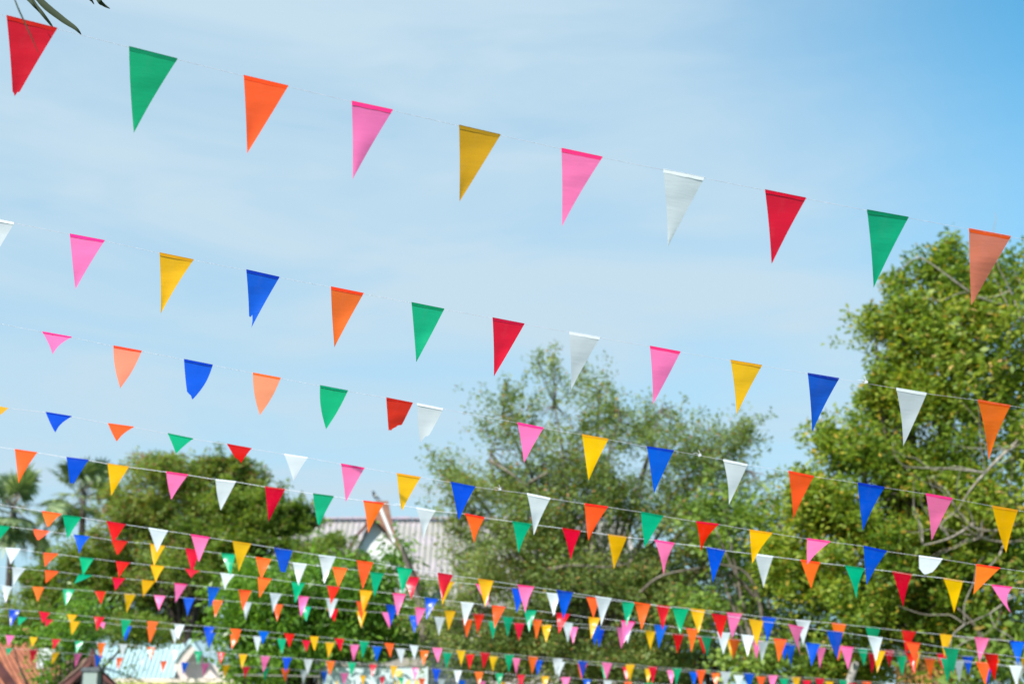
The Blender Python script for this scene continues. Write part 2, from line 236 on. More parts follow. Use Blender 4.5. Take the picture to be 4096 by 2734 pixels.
W0, LEN = 0.17, 0.308
CN = dict(m='backlit-toned yellow', s='glare-toned orange', r='red', g='green', o='orange', p='pink', y='yellow', b='blue', w='white')
RGB = dict(m=(205, 155, 0), s=(248, 142, 110), r=(215, 0, 30), g=(0, 170, 120), o=(250, 104, 34), p=(250, 118, 176), y=(236, 178, 0), b=(0, 84, 212), w=(206, 213, 218))  # m is yellow darkened for backlight, s is orange paled for glare
FM = {k: plastic('plastic_' + CN[k], s2l(v), transp=0.02, spec=.4) for k, v in RGB.items()}
FN = {k: plastic('near_plastic_' + CN[k], s2l(v), transp=0.02, rough=.5, spec=.08, transl=.42, bump=.11) for k, v in RGB.items()}
HRGB = dict(m=(160, 118, 0), s=(250, 84, 34), r=(200, 0, 26), g=(0, 136, 92), o=(250, 72, 14), p=(250, 50, 135), y=(222, 160, 0), b=(0, 64, 186))  # m hem carries the same painted-in backlight darkening
HM = {k: plastic('hem_' + CN[k], s2l(v), transl=0.2, bump=0.15) for k, v in HRGB.items()}
HM['w'] = plastic('hem_white', s2l((232, 236, 240)), transl=0.2, bump=0.1)
cord_m = rough_mat('white_cord', (0.82, 0.80, 0.86), (0.7, 0.7, 0.76), scale=60, rough=0.6)

cord_thin = rough_mat('pale_lilac_thread', (0.66, 0.63, 0.70), (0.58, 0.56, 0.64), scale=60, rough=.7)
ORD = ['', 'first', 'second', 'third', 'fourth', 'fifth', 'sixth', 'seventh', 'eighth', 'ninth', 'tenth', 'eleventh', 'twelfth', 'thirteenth', 'fourteenth']
def rowname(i): return 'the top string' if i == 0 else 'the %s string down' % ORD[i + 1]

def visible_area(q):
    n = 0; a = abs((q[2]-q[0])*(q[5]-q[1]) - (q[4]-q[0])*(q[3]-q[1])) / 2
    for i in range(10):
        for j in range(10):
            u = (i+.5)/10; v = (j+.5)/10
            if u + v > 1: u, v = 1-u, 1-v
            x = q[0] + u*(q[2]-q[0]) + v*(q[4]-q[0]); y = q[1] + u*(q[3]-q[1]) + v*(q[5]-q[1])
            if 0 <= x <= 4096 and 0 <= y <= 2734: n += 1
    return a * n / 100

# depth of every string: smooth fit of the width of its pennants
depth_fn = []
prev = None
for ri, row in enumerate(rows):
    x = np.array([(f['q'][0] + f['q'][2]) / 2 for f in row]); w = np.array([math.hypot(f['q'][2]-f['q'][0], f['q'][3]-f['q'][1]) for f in row])
    c = np.polyfit((x - 2048) / 2048, w, 1)
    if ri == 0: c[0] *= .7
    def fn(px, c=c, prev=prev):
        t = max(-1.3, min(1.3, (px - 2048) / 2048))
        d = FPX * W0 / max(20, float(np.polyval(c, t)))
        if prev: d = max(d, prev(px) + 0.55)
        return d
    depth_fn.append(fn); prev = fn

allf = [(visible_area(f['q']), ri, i) for ri, row in enumerate(rows) for i, f in enumerate(row)]
allf.sort(reverse=True)
SINGLE = set((ri, i) for a, ri, i in allf[:299])

rng = random.Random(3)
def pennant_geo(f, ri, fine):
    q = f['q']; fn = depth_fn[ri]
    L = P(q[0], q[1], fn(q[0])); R = P(q[2], q[3], fn(q[2]))
    xm = (q[0] + q[2]) / 2; dm = fn(xm); mid = (L + R) / 2
    a = math.hypot(q[4] - xm, q[5] - (q[1]+q[3])/2) * dm / FPX
    off = math.sqrt(max(0.0, LEN**2 - a*a)); off = min(off, 0.255)
    T = P(q[4], q[5], dm - off)
    nu, nv = (8, 14) if fine else (4, 7)
    bl = f['bl'] if f['bl'] is not None else rng.uniform(-.025, .02)
    br = f['br'] if f['br'] is not None else rng.uniform(-.035, .01)
    dirx = (R - L).normalized(); w = (R - L).length
    view = (mid - CAM).normalized()
    yaw = rng.uniform(-.12, .12) if ri < 5 else rng.uniform(-.55, .12); k2 = rng.uniform(16, 26); am3 = rng.uniform(.0008, .0022); ph = rng.uniform(0, 6.28); am = rng.uniform(.002, .006) if ri < 5 else rng.uniform(.003, .009); am2 = rng.uniform(-.009, .009) if ri < 5 else rng.uniform(-.018, .018); k = rng.uniform(5, 9)
    cut = f['cut']; V = []; F = []
    pw = rng.uniform(1.0, 1.22)
    for j in range(nv + 1):
        for i in range(nu + 1):
            u = i / nu; v = j / nv
            if cut:
                s = u * (len(cut) - 1); i0 = min(int(s), len(cut) - 2); fr = s - i0
                vm = cut[i0] * (1-fr) + cut[i0+1] * fr
                if fine and 0 < i < nu: vm += rng.uniform(-.012, .012) * (1 if j == nv else 0)
                v *= vm
            # in-plane position on the straight cone of rays, depth follows a sagging curve
            top = L.lerp(R, u); tip = T
            p = top.lerp(tip, v)
            # depth profile: starts near vertical, swings out lower down (moves along the view ray only)
            d_lin = off * v; d_new = off * (v ** pw)
            p = p + (p - CAM).normalized() * (d_lin - d_new)
            p = p - dirx * (bl * w * math.sin(math.pi * v) * (1 - u)) + dirx * (br * w * math.sin(math.pi * v) * u)
            rip = am * math.sin(k * v + ph + 2.0 * u) * min(1, v * 3) * (1 - .75 * v) + yaw * W0 * (1 - v) * (u - .5) * min(1, 3 * v) + am3 * math.sin(k2 * v + 3 * u + ph) * min(1, v * 4) * (1 - v) + am2 * math.sin(math.pi * u) * v * (1 - v) * 2
            p = p + (p - CAM).normalized() * rip
            V.append(p)
    for j in range(nv):
        for i in range(nu):
            b = j * (nu + 1) + i
            F.append((b, b + nu + 1, b + nu + 2, b + 1))
    # the hem: plastic folded over the cord and welded, standing a little proud of both faces
    hem = MB(); hh = 0.0125
    n = 6
    dn = (T - mid).normalized(); nrm = dirx.cross(dn).normalized()
    if nrm.dot(view) > 0: nrm = -nrm
    for sgn in (1, -1):
        pts = []
        for i in range(n + 1):
            u = i / n; t = L.lerp(R, u); wob = rng.uniform(-.0012, .0012)
            lo = t.lerp(T, (hh + wob) / LEN)
            pts.append((t + nrm * 0.0013 * sgn + Vector((0, 0, 0.002)), lo + nrm * 0.0006 * sgn))
        vs = [p for pr in pts for p in pr]
        fs = [(2*i, 2*i+1, 2*i+3, 2*i+2) for i in range(n)]
        hem.add(vs, fs)
    vs = []
    for i in range(n + 1):
        t = L.lerp(R, i / n)
        vs += [t + nrm * 0.0022 + Vector((0, 0, 0.002)), t + Vector((0, 0, 0.004)), t - nrm * 0.0022 + Vector((0, 0, 0.002))]
    fs = []
    for i in range(n): fs += [(3*i, 3*i+3, 3*i+4, 3*i+1), (3*i+1, 3*i+4, 3*i+5, 3*i+2)]
    hem.add(vs, fs)
    return V, F, hem, mid

def describe(ri, i):
    row = rows[ri]; f = row[i]; c = CN[f['c']]
    def nb(j): return CN[row[j]['c']] if 0 <= j < len(row) else None
    a, b = nb(i - 1), nb(i + 1)
    key = (f['c'], a, b)
    same = [j for j in range(len(row)) if (row[j]['c'], nb(j - 1), nb(j + 1)) == key]
    samec = [j for j in range(len(row)) if row[j]['c'] == f['c'] and j < i]
    torn = f['cut'] and min(f['cut']) < .9
    adj = ('torn ' if torn else '') + c
    if len(same) == 1 and a and b:
        if a == b: return '%s pennant hanging between two %s ones on %s' % (adj, a, rowname(ri))
        return '%s pennant hanging between %s and %s ones on %s' % (adj, a, b, rowname(ri))
    if i == 0: return '%s pennant, the leftmost one hanging on %s' % (adj, rowname(ri))
    if i == len(row) - 1: return '%s pennant, the rightmost one hanging on %s' % (adj, rowname(ri))
    k = len(samec) + 1
    tot = sum(1 for r in row if r['c'] == f['c'])
    pos = ('leftmost' if k == 1 else 'rightmost' if k == tot else ORD[k] + ' from left')
    if tot == 1: return '%s pennant, the only %s one on %s' % (adj, c, rowname(ri))
    return '%s pennant, %s of the %s ones on %s' % (adj, pos, c, rowname(ri))

rest = {}
for ri, row in enumerate(rows):
    for i, f in enumerate(row):
        V, F, hem, mid = pennant_geo(f, ri, ri < 5)
        if (ri, i) in SINGLE:
            o = mesh_obj('pennant', [v - mid for v in V], F, (FN if ri < 5 else FM)[f['c']], None, True)
            o.location = mid
            tag(o, describe(ri, i), 'pennant', 'plastic pennants strung on cords')
            if ri < 9: hem.build('hem', HM[f['c']], o)
        else:
            d = rest.setdefault(f['c'], [[], []])
            b = len(d[0]); d[0] += V; d[1] += [tuple(x + b for x in ff) for ff in F]
# the farthest, smallest pennants as one object with one material slot per colour
V = []; F = []; MI = []; mats = []
for k, (v, f) in rest.items():
    b = len(V); V += v; F += [tuple(x + b for x in ff) for ff in f]; MI += [len(mats)] * len(f); mats.append(FM[k])
o = mesh_obj('small_pennants', V, F, None, None, True)
for m in mats: o.data.materials.append(m)
o.data.polygons.foreach_set('material_index', MI)
tag(o, 'smallest far-off coloured pennants along the bottom edge', 'pennants', None, 'stuff')

# the cords
KNOTS = {1: [(1987*O, 876.5*O)], 2: [(2800, 1820)], 3: [(2000, 1956)], 4: [(1600, 2020)], 5: [(1558, 2261)], 6: [(1272, 2261)], 7: [(2945, 2533)]}
for ri, row in enumerate(rows):
    fn = depth_fn[ri]; cs = []
    for f in row:
        cs.append((f['q'][0], f['q'][1])); cs.append((f['q'][2], f['q'][3]))
    cs.sort()
    # smooth single path: keep corner points, thinning those that double back
    pts = [cs[0]]
    for c in cs[1:]:
        if c[0] - pts[-1][0] > 6: pts.append(c)
    (x0, y0), (x1, y1) = pts[0], pts[3]; s0 = (y1 - y0) / (x1 - x0)
    (xa, ya), (xb, yb) = pts[-4], pts[-1]; s1 = (yb - ya) / (xb - xa)
    ext0 = [(x0 - e, y0 - s0 * 1.05 * e) for e in (1400, 900, 450)]
    ext1 = [(xb + e, yb + s1 * .93 * e) for e in (450, 900, 1400)]
    pts = [p for p in ext0 if p[0] < x0] + pts + ext1
    path = [P(x, y + 1, fn(x)) for x, y in pts]
    mb = MB(); mb.tube(path, (.0007, .0008, .0010, .0014)[ri] if ri < 4 else 0.0023, 5)
    root = path[0]
    o = mesh_obj('cord', [v - root for v in mb.v], mb.f, cord_thin if ri < 4 else cord_m, None, True); o.location = root
    tag(o, 'thin white cord carrying %s of pennants, counted downwards' % ('the top row' if ri == 0 else 'the %s row' % ORD[ri+1]), 'cord', 'cords carrying the pennants')
    for (kx, ky) in KNOTS.get(ri, []):
        c = P(kx, ky, fn(kx)); mb = MB()
        s = 0.0075
        for rr in range(2):
            loop = [c + Vector((math.cos(t) * s * (1 + .3*rr), math.sin(t * 2 + rr) * s * .5, math.sin(t + rr) * s * .8)) for t in [k * math.pi / 4 for k in range(9)]]
            mb.tube(loop, 0.0026, 5)
        for (dx, dz) in ((-.045, .012), (-.012, .034), (.01, .015)):
            mb.tube([c, c + Vector((dx * .5, -.004, dz * .8 + .004)), c + Vector((dx, 0, dz))], [.0016, .0013, .0009], 4)
        mb.build('knot', cord_m, o)

# ------------------------------------------------------------------ foliage
SPRAYS = []
def crown_mesh(name, lobes, leaf, mat, parent, seed, per=26, clump=(3, .42), rag=.3, holes=.25, wave=.9, sprays=0, spray_len=.9, flat=0.6, droop=0.0, dens=1.0, up=0.8, clus=0.28, lw=0.42, origin=None):
    """lobes: (px, py, rx_px, ry_px, Y, depth_m, n_clusters). Leaves are small folded quads gathered in twig clusters."""
    r = np.random.default_rng(seed); cent = []; tips = []
    for (px, py, rx, ry, Y, dz, n) in lobes:
        c = np.array(PY(px, py, Y)); k = Y / FPX * 1.03
        thin = ry <= 26
        R = np.array([rx * k, dz, ry * k]) if thin else np.array([max(.25 * rx * k, rx * k - clus * 1.1), dz, max(.25 * ry * k, ry * k - clus * flat * 1.1)])
        n = int(n * dens * (3 if thin else 1))
        u = r.normal(size=(n, 3)); u /= np.linalg.norm(u, axis=1)[:, None]
        rad = 0.35 + 0.72 * r.random(n) ** 0.55
        # lumpy outline: radius scaled by a few random bumps
        bd = r.normal(size=(7, 3)); bd /= np.linalg.norm(bd, axis=1)[:, None]
        bump = 1 + rag * (np.maximum(0, u @ bd.T) ** 6).sum(1) - 0.12 * (np.maximum(0, u @ -bd.T) ** 4).sum(1)
        p = c + u * R * (rad * bump)[:, None]
        cent.append(p); tips.append(np.full(n, .35 if thin else 1.0))
    K = np.concatenate(cent); KF = np.concatenate(tips)
    # sky gaps and lumps: thin the crown where a slow 3-D ripple is low
    f = sum(np.sin(K @ (d / np.linalg.norm(d) * 2 * math.pi / (wave * w)) + p) for d, w, p in zip(r.normal(size=(6, 3)), r.uniform(.7, 1.6, 6), r.uniform(0, 6.28, 6)))
    keep = ((f > np.quantile(f, holes)) | (KF < 1)) & (K[:, 2] > 0.6); K = K[keep]; KF = KF[keep]
    # sprays: leafy shoots reaching out and up beyond the crown
    if sprays:
        n0 = len(K); mid = K.mean(0); pick = r.choice(n0, sprays); S = []; stems = []
        for c0 in K[pick]:
            d = (c0 - mid) / (np.linalg.norm(c0 - mid) + 1e-6) * .8 + np.array([0, 0, .25]) + r.normal(size=3) * .4; d /= np.linalg.norm(d)
            bend = r.normal(size=3) * .25; ln = spray_len * r.uniform(.5, 1.3); m0 = 9
            pts = [c0 + d * ln * t + bend * ln * t * t for t in np.linspace(.1, 1, m0)]; S += pts; stems.append([c0, pts[m0 // 2], pts[-1]])
        K = np.concatenate([K, np.array(S)]); KF = np.concatenate([KF, np.full(len(S), .22)]); SPRAYS.append(stems)
    else: SPRAYS.append([])
    # each twig cluster is a few tight tufts of leaves
    m, cf = clump; q = max(3, int(per * 1.35 / m)); fl = np.array([1, 1, flat])
    cs = clus * (0.5 + 0.8 * r.random(len(K))) * KF
    ti = np.repeat(np.arange(len(K)), m)
    tf = K[ti] + r.normal(size=(len(ti), 3)) * cs[ti][:, None] * 1.15 * fl
    ts = clus * cf * (0.7 + .7 * r.random(len(ti))) * np.maximum(.6, KF[ti])
    if sprays: sel = (KF[ti] > .3) | (np.arange(len(ti)) % m == 0); ti = ti[sel]; tf = tf[sel]; ts = ts[sel]
    idx = np.repeat(np.arange(len(ti)), q); n = len(idx)
    rad = r.normal(size=(n, 3)); pos = tf[idx] + rad * ts[idx][:, None] * .8
    ax = r.normal(size=(n, 3)) * .6 + rad * .6; ax[:, 2] = ax[:, 2] * 0.6 + .15 - droop; ax /= np.linalg.norm(ax, axis=1)[:, None]
    nn = r.normal(size=(n, 3)) * 0.75 + np.array([-.15, -.25, up]); w = np.cross(nn, ax); w /= np.linalg.norm(w, axis=1)[:, None] + 1e-9
    nr = np.cross(ax, w)
    L = leaf * (0.65 + 0.7 * r.random(n))[:, None]; Wd = L * lw
    a = pos; b = pos + ax * L * .5 + w * Wd * .5 + nr * L * .08; c = pos + ax * L; d = pos + ax * L * .5 - w * Wd * .5 + nr * L * .08
    org = np.array(origin if origin is not None else (0, 0, 0))
    V = np.stack([a, b, c, d], 1).reshape(-1, 3) - org
    me = bpy.data.meshes.new(name)
    me.vertices.add(len(V)); me.vertices.foreach_set('co', V.astype(np.float32).ravel())
    me.loops.add(len(V)); me.loops.foreach_set('vertex_index', np.arange(len(V), dtype=np.int32))
    me.polygons.add(n); me.polygons.foreach_set('loop_start', np.arange(0, len(V), 4, dtype=np.int32))
    me.polygons.foreach_set('loop_total', np.full(n, 4, dtype=np.int32))
    me.materials.append(mat); me.update(calc_edges=True)
    o = bpy.data.objects.new(name, me); C.objects.link(o); o.parent = parent
    return K, n

TOTAL = [0]
def tree(kindname, label, base_px, Y, lobes, leaf, mat, bark, seed, trunk_r=0.2, twig=0.25, branches=(), group=None, cat='tree', fork=0.5, limbs=True, k=1.0, wiry=0, **kw):
    Y *= k; lobes = [(l[0], l[1], l[2], l[3], l[4] * k, l[5] * k, l[6]) for l in lobes]; leaf *= k; trunk_r *= k
    kw['clus'] = kw.get('clus', .28) * k; kw['wave'] = kw.get('wave', .9) * k
    branches = [(br[0] * k, [(q[0], q[1], q[2] * k) for q in br[1]]) for br in branches]
    b = PY(base_px, 2500, Y); b.z = 0
    root = empty(kindname, b)
    tag(root, label, cat, group)
    K, n = crown_mesh('crown', lobes, leaf, mat, root, seed, origin=tuple(b), **kw)
    TOTAL[0] += n
    rr = random.Random(seed); mb = MB()
    lc = [PY(l[0], l[1], l[4]) for l in lobes]
    zmin = min(p.z for p in lc); mean = sum(lc, Vector()) / len(lc)
    fz = max(0.8, min(mean.z * fork, zmin + 1.5))
    fk = Vector((b.x + (mean.x - b.x) * .3, b.y + (mean.y - b.y) * .3, fz))
    mb.tube(smooth_path([b + Vector((0, 0, -.1)), b.lerp(fk, .5) + Vector((rr.uniform(-.15, .15), 0, 0)), fk], 4), [trunk_r * (1.25 - .5 * i / 8) for i in range(9)], 10)
    start = 0
    for li, (l, c) in enumerate(zip(lobes, lc) if limbs else ()):
        m = fk.lerp(c, .5) + Vector((rr.uniform(-.3, .3), rr.uniform(-.3, .3), rr.uniform(.1, .5) * (c.z - fk.z) * .3))
        mb.tube(smooth_path([fk, m, c], 5), [trunk_r * .5 * (1 - .9 * i / 10) for i in range(11)], 7)
    # twigs out to the clusters
    pick = [K[i] for i in range(len(K)) if rr.random() < twig]
    for k in pick:
        kv = Vector(k); c = min(lc, key=lambda q: (q - kv).length_squared)
        m = c.lerp(kv, .5) + Vector((rr.uniform(-.12, .12), rr.uniform(-.12, .12), rr.uniform(-.05, .2)))
        mb.tube([c, m, kv], [trunk_r * .04 + .008, trunk_r * .03 + .006, .003], 4, cap=False)
    for st in SPRAYS[-1]: mb.tube([Vector(q) for q in st], [.012, .008, .003], 4, cap=False)
    for _ in range(wiry):
        src = rr.choice([q for br in branches for q in br[1]]); p = PY(*src); path = [p]; d = Vector((rr.uniform(-1, .25), rr.uniform(-.3, .3), rr.uniform(-.5, .7))).normalized()
        for _k in range(5):
            d = (d + Vector((rr.uniform(-.5, .5), rr.uniform(-.3, .3), rr.uniform(-.5, .6)))).normalized(); path.append(path[-1] + d * rr.uniform(.2, .42))
        mb.tube(smooth_path(path, 3), [.018 * (1 - .8 * i / 15) for i in range(16)], 4)
    for br in branches:        # (radius, [(px,py,Y)...])
        p = smooth_path([PY(*q) for q in br[1]], 5); k = len(p)
        mb.tube(p, [br[0] * (1 - .75 * i / (k - 1)) for i in range(k)], 7)
    mb.build('trunk', bark, root, True)
    return root

bark_grey = rough_mat('bark_grey', (0.22, 0.19, 0.16), (0.11, 0.09, 0.075), scale=9, bump=.8, stretch=(1, 1, .25))
bark_pale = rough_mat('bark_pale', (0.36, 0.32, 0.27), (0.2, 0.17, 0.14), scale=9, bump=.6, stretch=(1, 1, .25))
bark_dark = rough_mat('bark_dark', (0.075, 0.058, 0.048), (0.035, 0.028, 0.024), scale=9, bump=.8, stretch=(1, 1, .25))

LM_olive = leaf_mat('leaf_olive_green', [(0.069, 0.115, 0.029), (0.138, 0.207, 0.052), (0.230, 0.299, 0.081), (0.356, 0.380, 0.149)], odd=(.38, .20, .06), oddfrac=.05)
LM_fresh = leaf_mat('leaf_fresh_green', [(0.045, 0.100, 0.013), (0.108, 0.192, 0.020), (0.225, 0.305, 0.030), (0.40, 0.42, 0.055)], odd=(.48, .33, .05), oddfrac=.06)
LM_yell = leaf_mat('leaf_yellowing', [(.08, .15, .02), (.16, .25, .03), (.28, .34, .045), (.42, .40, .07)], odd=(.58, .38, .14), oddfrac=.06)
LM_lime = leaf_mat('leaf_lime_green', [(0.066, 0.132, 0.028), (0.132, 0.220, 0.039), (0.220, 0.319, 0.055), (0.308, 0.396, 0.077)], odd=(.4, .28, .08), oddfrac=.03)
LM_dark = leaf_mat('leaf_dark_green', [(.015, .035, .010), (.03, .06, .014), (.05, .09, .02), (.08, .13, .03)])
LM_left = leaf_mat('leaf_mid_green', [(0.048, 0.096, 0.014), (0.096, 0.168, 0.022), (0.180, 0.264, 0.034), (0.300, 0.348, 0.054)], odd=(.24, .17, .07), oddfrac=.06)
LM_brown = leaf_mat('leaf_browning', [(0.060, 0.115, 0.021), (0.130, 0.200, 0.034), (0.235, 0.300, 0.055), (0.360, 0.370, 0.095)], odd=(.28, .15, .08), oddfrac=.12)
LM_mango = leaf_mat('leaf_broad_green', [(0.039, 0.101, 0.016), (0.090, 0.202, 0.025), (0.168, 0.314, 0.034), (0.269, 0.448, 0.056)], rough=.35)
LM_palm = leaf_mat('palm_frond_green', [(.03, .055, .025), (.07, .12, .05), (.24, .31, .14), (.46, .52, .30)], transl=.3, rough=.4)

G = 'trees behind the pennants'
# middle tree, airy
tree('airy_tree', 'tall airy olive-green tree with sparse twiggy top, behind the middle pennants', 2330, 34,
     [(2220,1620,190,150,34,1.2,57),(2400,1560,90,100,34,.6,18),(2010,1660,120,130,34,.8,25),(2480,1640,140,120,34,1,33),(2640,1640,90,100,34,.6,17),
      (1960,1800,140,130,34,.8,31),(1800,1850,80,110,34,.6,12),(2600,1790,190,130,34,1,53),(2840,1800,170,110,34,1,40),(2960,1750,70,100,34,.6,12),(2990,1880,80,130,34,.6,20),(2250,1830,260,150,34,1.4,108),
      (2480,1950,330,190,34,1.6,377),(2830,2020,230,190,34,1.4,246),(2150,2040,240,190,34,1.4,275),(1880,2060,120,140,34,.9,87),(1840,1990,90,80,34,.6,34),
      (2050,2250,250,170,34,1.4,275),(2450,2250,330,200,34,1.6,435),(2800,2280,230,180,34,1.2,217),(2250,2440,300,170,34,1.4,319),(1950,2480,240,150,34,1.2,246),
      (2560,2470,250,170,34,1.3,246),(2150,2640,320,130,34,1.2,304),(2480,2660,230,120,34,1.2,188)],
     .085, LM_olive, bark_grey, 11, k=1.18, trunk_r=.2, twig=.14, per=36, clus=.22, lw=.5, dens=1.25, clump=(4, .36), rag=.5, holes=.40, wave=1.3, sprays=330, spray_len=.95, group=G,
     branches=[(.09, [(2560,2700,34),(2440,2300,33.6),(2330,2190,33.2)]), (.05, [(2090,1950,33.5),(2170,1900,33),(2230,1890,33),(2300,1930,33)]),
               (.05, [(1960,1840,33.6),(2040,1890,33),(2110,1945,33)]), (.045, [(2180,2280,32.9),(2290,2260,32.5),(2420,2266,32.4),(2520,2250,32.5)]),
               (.045, [(2560,2370,32.6),(2650,2300,32.2),(2830,2265,32.2)]), (.12, [(1700,2560,34.3),(1660,2350,34.2),(1600,2180,34.1)])])
# right tree
tree('leafy_tree', 'big bright green leafy tree filling the right side of the picture', 3700, 25,
     [(3780,1115,170,110,25,1.2,60),(3600,1140,60,60,25,.6,14),(3620,1270,130,110,25,.9,44),(3500,1320,90,70,25,.5,16),(3990,1155,170,150,25,1.4,80),(3850,1300,230,170,25,1.5,130),(3600,1450,110,100,25,.8,40),
      (3640,1540,190,150,25,1.2,90),(3950,1560,230,230,25,1.6,170),(3600,1640,150,100,25,1,60),(3430,1800,170,150,25,1.2,90),(3700,1800,260,200,25,1.6,190),(3330,1880,120,120,25,.8,44),
      (3250,2000,110,100,25,.8,40),(3130,2110,110,110,25,.8,40),(3110,2280,110,130,25,.9,44),(3450,2030,240,200,25,1.4,180),(3800,2080,280,240,25,1.7,240),(3260,2200,160,180,25,1,90),(3560,2320,290,230,25,1.5,240),
      (3900,2380,260,240,25,1.5,200),(3330,2440,200,180,25,1.2,120),(3650,2560,300,170,25,1.4,190),(3950,2640,220,130,25,1.2,100),(3380,2640,170,110,25,1.1,70)],
     .10, LM_fresh, bark_grey, 23, k=1.44, holes=.42, wave=1.1, sprays=120, spray_len=.45, trunk_r=.26, twig=.12, per=50, clus=.20, lw=.5, dens=1.25, group=G,
     branches=[(.05, [(3950,2600,23.6),(3900,2500,23.5),(3830,2430,23.4)])])
# far-right yellowing tree with bare branches
tree('yellowing_tree', 'thin yellowing tree with long pale bare branches at the right edge', 4150, 18,
     [(4000,1290,110,120,18,.5,16),(3780,1260,120,160,18,.5,16),(4070,1480,80,130,18,.5,12),(4080,1780,100,120,18,.6,30),(3930,2060,170,130,18,.7,40),(4080,2080,110,170,18,.7,34),(4020,2330,110,80,18,.5,12),(3800,1450,90,130,18,.5,10)],
     .105, LM_yell, bark_pale, 31, k=1.9, wiry=46, trunk_r=.08, twig=0, limbs=False, per=24, clus=.15, dens=1.3, holes=.1, flat=.8, droop=.5, lw=.5, group=G,
     branches=[(.05, [(4150,2700,17.9),(4160,2200,17.8),(4165,1700,17.8),(4150,1300,17.8)]), (.027, [(4150,1700,17.8),(4030,1800,17.6),(3940,1890,17.5),(3880,1960,17.4),(3830,2040,17.4)]), (.02, [(4150,1420,17.8),(4090,1280,17.6),(4040,1160,17.5),(3990,1060,17.4)]), (.022, [(4080,2085,17.6),(3990,2120,17.5),(3900,2110,17.4),(3850,2060,17.4)]),
               (.018, [(4140,2350,17.8),(4060,2380,17.6),(3960,2450,17.5),(3860,2495,17.4)]), (.013, [(3860,2495,17.4),(3810,2540,17.3),(3800,2600,17.3)]),
               (.022, [(4010,1220,17.8),(3900,1180,17.6),(3760,1080,17.5),(3690,1030,17.5)]), (.02, [(3940,1890,17.5),(3860,1880,17.4),(3770,1870,17.4)]),
               (.02, [(4150,2160,17.8),(4030,2170,17.6),(3990,2230,17.5),(3930,2290,17.5)]), (.02, [(3900,2090,17.5),(3800,2150,17.4),(3690,2180,17.4)]), (.018, [(4030,2170,17.6),(3930,2150,17.5),(3850,2100,17.4)])])
# (twigs are part of its trunk mesh)
# lime coloured small tree in front of middle
tree('lime_leafed_tree', 'small light lime-green tree with forked bare limbs, between two big trees', 3080, 29,
     [(2890,2000,90,60,29,.5,14),(2760,2045,60,50,29,.4,8),(3000,2090,130,100,29,.6,28),(2850,2180,110,100,29,.6,20),(2800,2430,150,110,29,.7,34),(3060,2290,110,130,29,.6,24),(2950,2430,110,80,29,.6,20),(3120,2600,170,110,28,.6,40),(2990,2660,130,80,28,.6,26)],
     .135, LM_lime, bark_grey, 41, k=1.28, trunk_r=.12, twig=.3, per=20, clus=.22, lw=.6, droop=.3, group=G,
     branches=[(.06, [(3040,2700,28.8),(3050,2480,28.6),(3020,2350,28.4),(2970,2280,28.3),(2880,2255,28.2)]), (.05, [(3050,2420,28.6),(2970,2330,28.4),(2940,2290,28.2),(2860,2110,28.2)]),
               (.09, [(3200,2760,28.4),(3190,2640,28.3),(3060,2500,28.3)])])
# bright broad-leaf tree left of centre
tree('broad_leafed_tree', 'dense bright green tree with big drooping leaves, left of centre', 1250, 40,
     [(1490,2325,120,55,40,1.2,40),(1590,2220,50,40,40,.6,10),(1200,2370,230,120,40,1.6,140),(1000,2440,160,100,40,1.3,70),(1400,2420,200,130,40,1.5,120),(1600,2480,110,120,40,1.1,46),
      (1180,2530,260,130,40,1.6,150),(990,2560,120,100,40,1.2,60),(890,2660,50,40,40,.6,12),(1440,2570,200,80,40,1.4,70),(1080,2680,200,80,40,1.3,70),(1030,2300,110,80,40,1,32),(1290,2275,100,60,40,1,34)],
     .2, LM_mango, bark_dark, 53, k=1.05, trunk_r=.25, twig=.1, per=30, clus=.28, lw=.33, droop=.9, up=.6, group=G,
     branches=[(.045, [(1690,2370,39),(1640,2250,39),(1585,2140,39)])])
tree('yellow_tipped_tree', 'small yellow-green tree just below the pale corrugated roof', 1330, 45,
     [(1340,2160,60,20,45,.8,8),(1290,2195,90,40,45,1,22),(1350,2215,80,40,45,1,20),(1420,2235,60,12,45,.5,6),(1250,2230,120,50,45,1,30),(1640,2560,110,80,45,1,40),(1720,2420,130,80,45,1,44),(1760,2560,170,120,45,1.2,80),(1700,2350,80,50,45,.8,16)],
     .11, LM_left, bark_dark, 57, trunk_r=.15, twig=.12, per=36, clus=.25, flat=.4, group=G)
